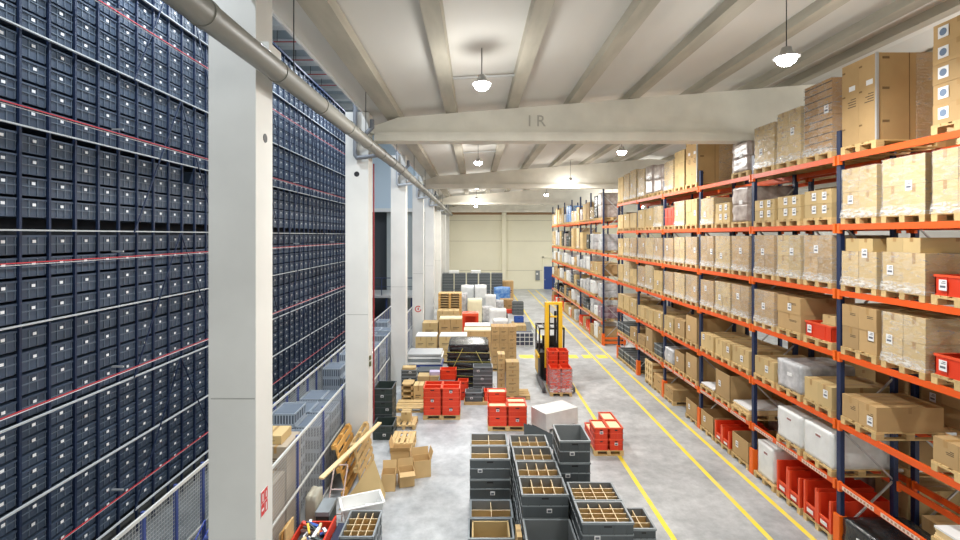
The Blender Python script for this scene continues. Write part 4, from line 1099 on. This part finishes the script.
for i, (x, y, w_, h_, m, lb) in enumerate(((-1.9, 36.0, .9, 1.0, grey_w, 'silver bundle behind the pallet pile, left'), (-.95, 35.6, .8, 1.7, grey_w, 'tall silver bundle behind the pallet pile'), (-.1, 35.2, .7, 1.2, black_film, 'black foil bundle between the sacks'),
        (-1.75, 39.5, .9, 1.3, white_w, 'white sack before the grey containers, leftmost'), (.9, 33.6, .8, 1.0, grey_w, 'low silver bundle right of the cream sack'), (1.9, 33.2, .7, .6, black_film, 'low black bundle by the white-covered block'),
        (1.9, 37.5-.6, .6, 1.0, grey_w, 'small silver bundle left of the tan cartons'), (-1.6, 27.3, .8, .9, brown_w, 'mauve wrapped bundle before the carton heap'), (1.35, 25.4, .9, .8, white_w, 'white wrapped bundle behind the broad carton tower'))):
    tag(MB().lump(w_, .8, h_, m, 90+i, .04, .14).build('wrapped_bundle', None, (x, y, 0)), lb, 'bundle')
for c in range(5):
    for i in range(5):
        o = tag(link('grey_container', cached('gc', lambda: tote_mb(1.0, .95, .5, tote_g, tote_in, tote_rim, ribs=(1, 4)).mesh('grey_container')), None, (-2.2+1.12*c - .25, 44.2, .5*i)),
                'large grey container, %s layer of %s stack from the left at the back' % (ORD[i], ORD[c]), 'container', 'large grey containers near the far wall')
for c in range(2):
    tag(MB().lump(.9, .8, .25, white_w, 70+c).build('plastic_bag', None, (-1.9+2.0*c, 44.2, 2.5)), ('left' if c == 0 else 'right') + ' crumpled white bag on top of the grey containers', 'bag')
block(2.6, 3.6, 44.6, 1.7, .9, 'orange-brown carton near the far wall pillar', card, tiers=1)
block(2.0, 3.0, 37.5, .95, .9, 'tan cartons with red scraps near the blue tarpaulin', card, tiers=1)
tag(MB().lump(.5, .4, .3, red_p, 77).build('red_bundle', None, (2.6, 36.9, 0)), 'small red bundle by the tan cartons near the tarpaulin', 'bundle')
for i in range(4):
    bin_thing('grey', .85, .6, .24, (3.25, 36.4, .24*i), 'grey tote in the distant stack by the aisle, %s layer' % ORD[i], 'tote', 'distant grey tote stack', 'grey_tote')
tag(tote_mb(.62, .45, .35, blue_p, blue_p, blue_p).build('blue_crate', None, (2.85, 31.2, .35)), 'blue plastic crate on cartons beside the aisle line', 'crate')
tag(carton_mb2(.8, .6, .345, card_l).build('carton', None, (2.8, 31.2, 0)), 'pale carton under the blue crate', 'carton')
tag(MB().bar((3.25, 27.8, .15), (3.45, 31.5, .15), .35, .3, tote_g).build('metal_rack_part'), 'long dark metal part lying along the aisle line', 'part')
# wire crates by the aisle
wcg = empty('wire_crate', (2.65, 26.1, 0), 'pale wire crate with dark contents by the aisle', 'crate')
b = MB()
for z in (0.05, .27, .5, .73):
    b.box(-.5, .5, -.4, -.37, z, z+.035, white_st); b.box(.47, .5, -.4, .4, z, z+.035, white_st)
for x in (-.5, -.25, 0, .25, .47): b.box(x, x+.03, -.41, -.38, 0, .77, white_st)
for y in (-.2, 0, .2, .37): b.box(.48, .51, y, y+.03, 0, .77, white_st)
b.build('wire_frame', wcg)
MB().box(-.46, .46, -.36, .36, .03, .7, mat('dark_contents', (.05, .06, .10), .6)).box(-.5, .5, -.4, .4, 0, .03, white_st).build('contents', wcg)
block(2.05, 2.98, 27.8, .75, .8, 'tan cartons behind the wire crate', card_l, tiers=1)

# ------------------------------------------------------------------ things near the fence in the foreground
ht = empty('hand_truck', (-2.9, 10.25, 0), 'pale pink tubular hand truck frame leaning before the fence', 'hand truck')
pink = mat('pink_tube', (.72, .55, .50), .4)
for x in (-.14, .14): MB().tube([(x, -.25, .02), (x, -.15, .5), (x+.02, .15, 1.0)], .016, pink).build('side_tube', ht)
MB().tube([(-.14, -.22, .15), (.14, -.22, .15)], .014, pink).tube([(-.14, -.1, .6), (.14, -.1, .6)], .014, pink).tube([(-.12, .15, 1.0), (.16, .15, 1.0)], .016, pink).build('cross_tube', ht)
MB().box(-.16, .16, -.42, -.25, 0, .02, galv).build('toe_plate', ht)
tag(MB().box(-3.05, -2.8, 9.25, 9.75, 0, .62, green_d).box(-3.06, -2.79, 9.24, 9.76, .56, .64, tote_rim).build('dark_box'), 'narrow dark green box beside the hand truck', 'box')
tag(MB().lump(.22, .4, .85, mat('beige_sack', (.46, .43, .34), .8, noise=.1), 8, .03, .1).build('sack', None, (-3.2, 9.6, 0)), 'beige sack standing against the mesh fence', 'sack')
# scrap box with red sides and wooden slats
sb = empty('scrap_box', (-2.90, 8.55, 0), 'red-sided box full of scrap, at the foot of the fence', 'box')
MB().box(-.32, -.29, -.45, .45, 0, .62, red_p).box(.29, .32, -.45, .45, 0, .72, red_p).box(-.32, .32, .42, .45, 0, .62, red_p).box(-.32, .32, -.45, -.42, 0, .62, red_p).box(-.3, .3, -.43, .43, 0, .05, red_p).build('box_side', sb)
rn = random.Random(11)
cols_ = [black, red_p, paper, blue_p, wood_p, galv, yellow_s, tote_g, green_d, white_p]
for i in range(36):
    qd = i//10; x, y, z = rn.uniform(.04, .24)*(1 if qd % 2 else -1), rn.uniform(.04, .36)*(1 if qd > 1 else -1), .53 + rn.uniform(0, .14)
    a = rn.uniform(0, 3.1); L = rn.uniform(.05, .15); m = cols_[i % len(cols_)]
    q = MB().bar((x-L*math.cos(a), y-L*math.sin(a), z), (x+L*math.cos(a), y+L*math.sin(a), z+rn.uniform(-.04, .08)), rn.uniform(.02, .07), rn.uniform(.02, .05), m)
    tag(q.build('scrap_piece'), 'small %s scrap piece in the red-sided box, %s corner' % (['black','red','white','blue','wooden','steel','yellow','grey','green','pale'][i % 10], ['left front', 'right front', 'left rear', 'right rear'][qd]), 'scrap', 'scrap in the red-sided box').location = (-2.90, 8.55, 0)
tag(MB().box(-2.90-.28, -2.90+.28, 8.55-.4, 8.55+.4, .051, .50, mat('scrap_dark', (.08, .07, .07), .7, noise=.6, scale=9)).build('scrap_fill'), 'dark mixed scrap filling the red-sided box', 'scrap', None, 'stuff')
for i in range(3):
    tag(MB().box(-3.355+.045*i, -3.325+.045*i, 8.25, 8.62, .0, .82+.05*i, wood_o if i % 2 else wood).build('upright_board'), 'upright wooden board left of the scrap box, %s from the fence' % ORD[i], 'board', 'boards by the scrap box')
tag(MB().box(-3.34, -3.0, 7.45, 7.95, 0, .72, mat('pink_box', (.70, .16, .24), .6)).build('pink_box'), 'bright pink box at the photo foot beside the nearest column', 'box')
tag(MB().box(-2.56, -2.36, 8.45, 9.05, 0, .55, mat('navy_plastic', (.02, .03, .07), .5)).build('dark_crate'), 'dark navy crate between the scrap box and divided tote', 'crate')

# ------------------------------------------------------------------ goods between the fences
def slat_crate_mb(w_, d_, h_):
    b = MB(); t = .012; X, Y = w_/2, d_/2
    b.box(-X, X, -Y, Y, 0, .015, crate_m)
    for (x0, x1, y0, y1) in ((-X, X, -Y, -Y+t), (-X, X, Y-t, Y), (-X, -X+t, -Y, Y), (X-t, X, -Y, Y)):
        b.box(x0, x1, y0, y1, 0, h_*.16, crate_m); b.box(x0, x1, y0, y1, h_*.86, h_, crate_m)
    n = 9
    for i in range(n):
        x = -X + (w_-.02)*i/(n-1); b.box(x, x+.02, -Y, -Y+t, 0, h_, crate_m); b.box(x, x+.02, Y-t, Y, 0, h_, crate_m)
    for i in range(6):
        y = -Y + (d_-.02)*i/5; b.box(-X, -X+t, y, y+.02, 0, h_, crate_m); b.box(X-t, X, y, y+.02, 0, h_, crate_m)
    return b
CR = slat_crate_mb(.54, .74, .28).box(-.245, .245, -.345, .345, .02, .25, mat('crate_lining', (.13, .16, .20), .6)).mesh('slatted_crate')
CRn = 0
rows = [(10.25, [-4.0], 7), (11.15, [-4.30, -3.74], 7), (12.05, [-4.30, -3.74], 6), (12.95, [-4.30, -3.74], 6), (13.85, [-4.30], 6), (14.8, [-4.30, -3.74], 7), (15.7, [-4.30, -3.74], 6), (16.6, [-4.30, -3.74], 7), (17.6, [-4.30, -3.74], 7), (18.6, [-4.30, -3.74], 6), (19.6, [-4.3, -3.74], 7), (20.6, [-4.3, -3.74], 7), (21.6, [-4.3, -3.74], 6), (22.6, [-4.3, -3.74], 7)]
for ri, (y, xs, n) in enumerate(rows):
    for xi, x in enumerate(xs):
        for i in range(n - (1 if (ri*3+xi) % 4 == 0 else 0)):
            side = 'left' if x < -4 else 'right'
            tag(link('slatted_crate', CR, None, (x, y, .28*i)), 'pale grey slatted crate, %s layer, %s stack of %s row between the fences' % (ORD[i], side, (ORD+['eleventh', 'twelfth', 'thirteenth', 'fourteenth'])[ri]), 'crate', 'slatted crates between the fences')
random.seed(8)
for ri, (y, x, hs) in enumerate(((9.35, -4.15, 5), (9.35, -3.72, 5), (8.55, -4.15, 4), (8.55, -3.72, 4))):
    for i in range(hs):
        me = cached(('bf', 0), lambda: carton_mb2(.42, .72, .40, mat('dusty_cardboard', (.42, .35, .26), .85, var=.15)).mesh('carton'))
        tag(link('carton', me, None, (x, y, .40*i)), 'dusty carton, %s layer, %s stack, %s row behind the near fence' % (ORD[i], 'left' if x < -4 else ('right' if x > -3.9 else 'single'), ORD[(ri//2)]), 'carton', 'dusty cartons behind the near fence')
tag(carton_mb2(.5, .5, .16, card_l).build('carton', None, (-3.9, 9.35, 2.001)), 'single tan carton lying on the dusty carton stacks', 'carton')
# blue trolleys with red feet at the foot of the tall rack
for k, y in enumerate((8.0, 8.55)):
    t = empty('blue_trolley', (-4.25, y-.75, 0), 'blue tubular trolley frame with red feet, %s one behind the near column' % ('nearer' if k == 0 else 'farther'), 'trolley')
    for sx in (-.2, -.07, .07, .2):
        MB().tube([(sx, -.2, .12), (sx, -.2, 1.05), (sx, .15, 1.25), (sx, .2, .12)], .014, mat('trolley_blue', (.03, .06, .33), .4)).build('tube_frame', t)
    for sx in (-.2, .2):
        for sy in (-.2, .2): MB().box(sx-.05, sx+.05, sy-.06, sy+.06, 0, .12, red_r).build('foot', t)

bad = [l for l, v in USED.items() if len(l.split()) > 16 or len(l.split()) < 4]
if bad: print('LABEL LENGTH', len(bad), bad[:40])
dups = [(l, len(v)) for l, v in USED.items() if len(v) > 1]
print('SHARED', dups[:20]); print('OBJECTS', len(bpy.data.objects))
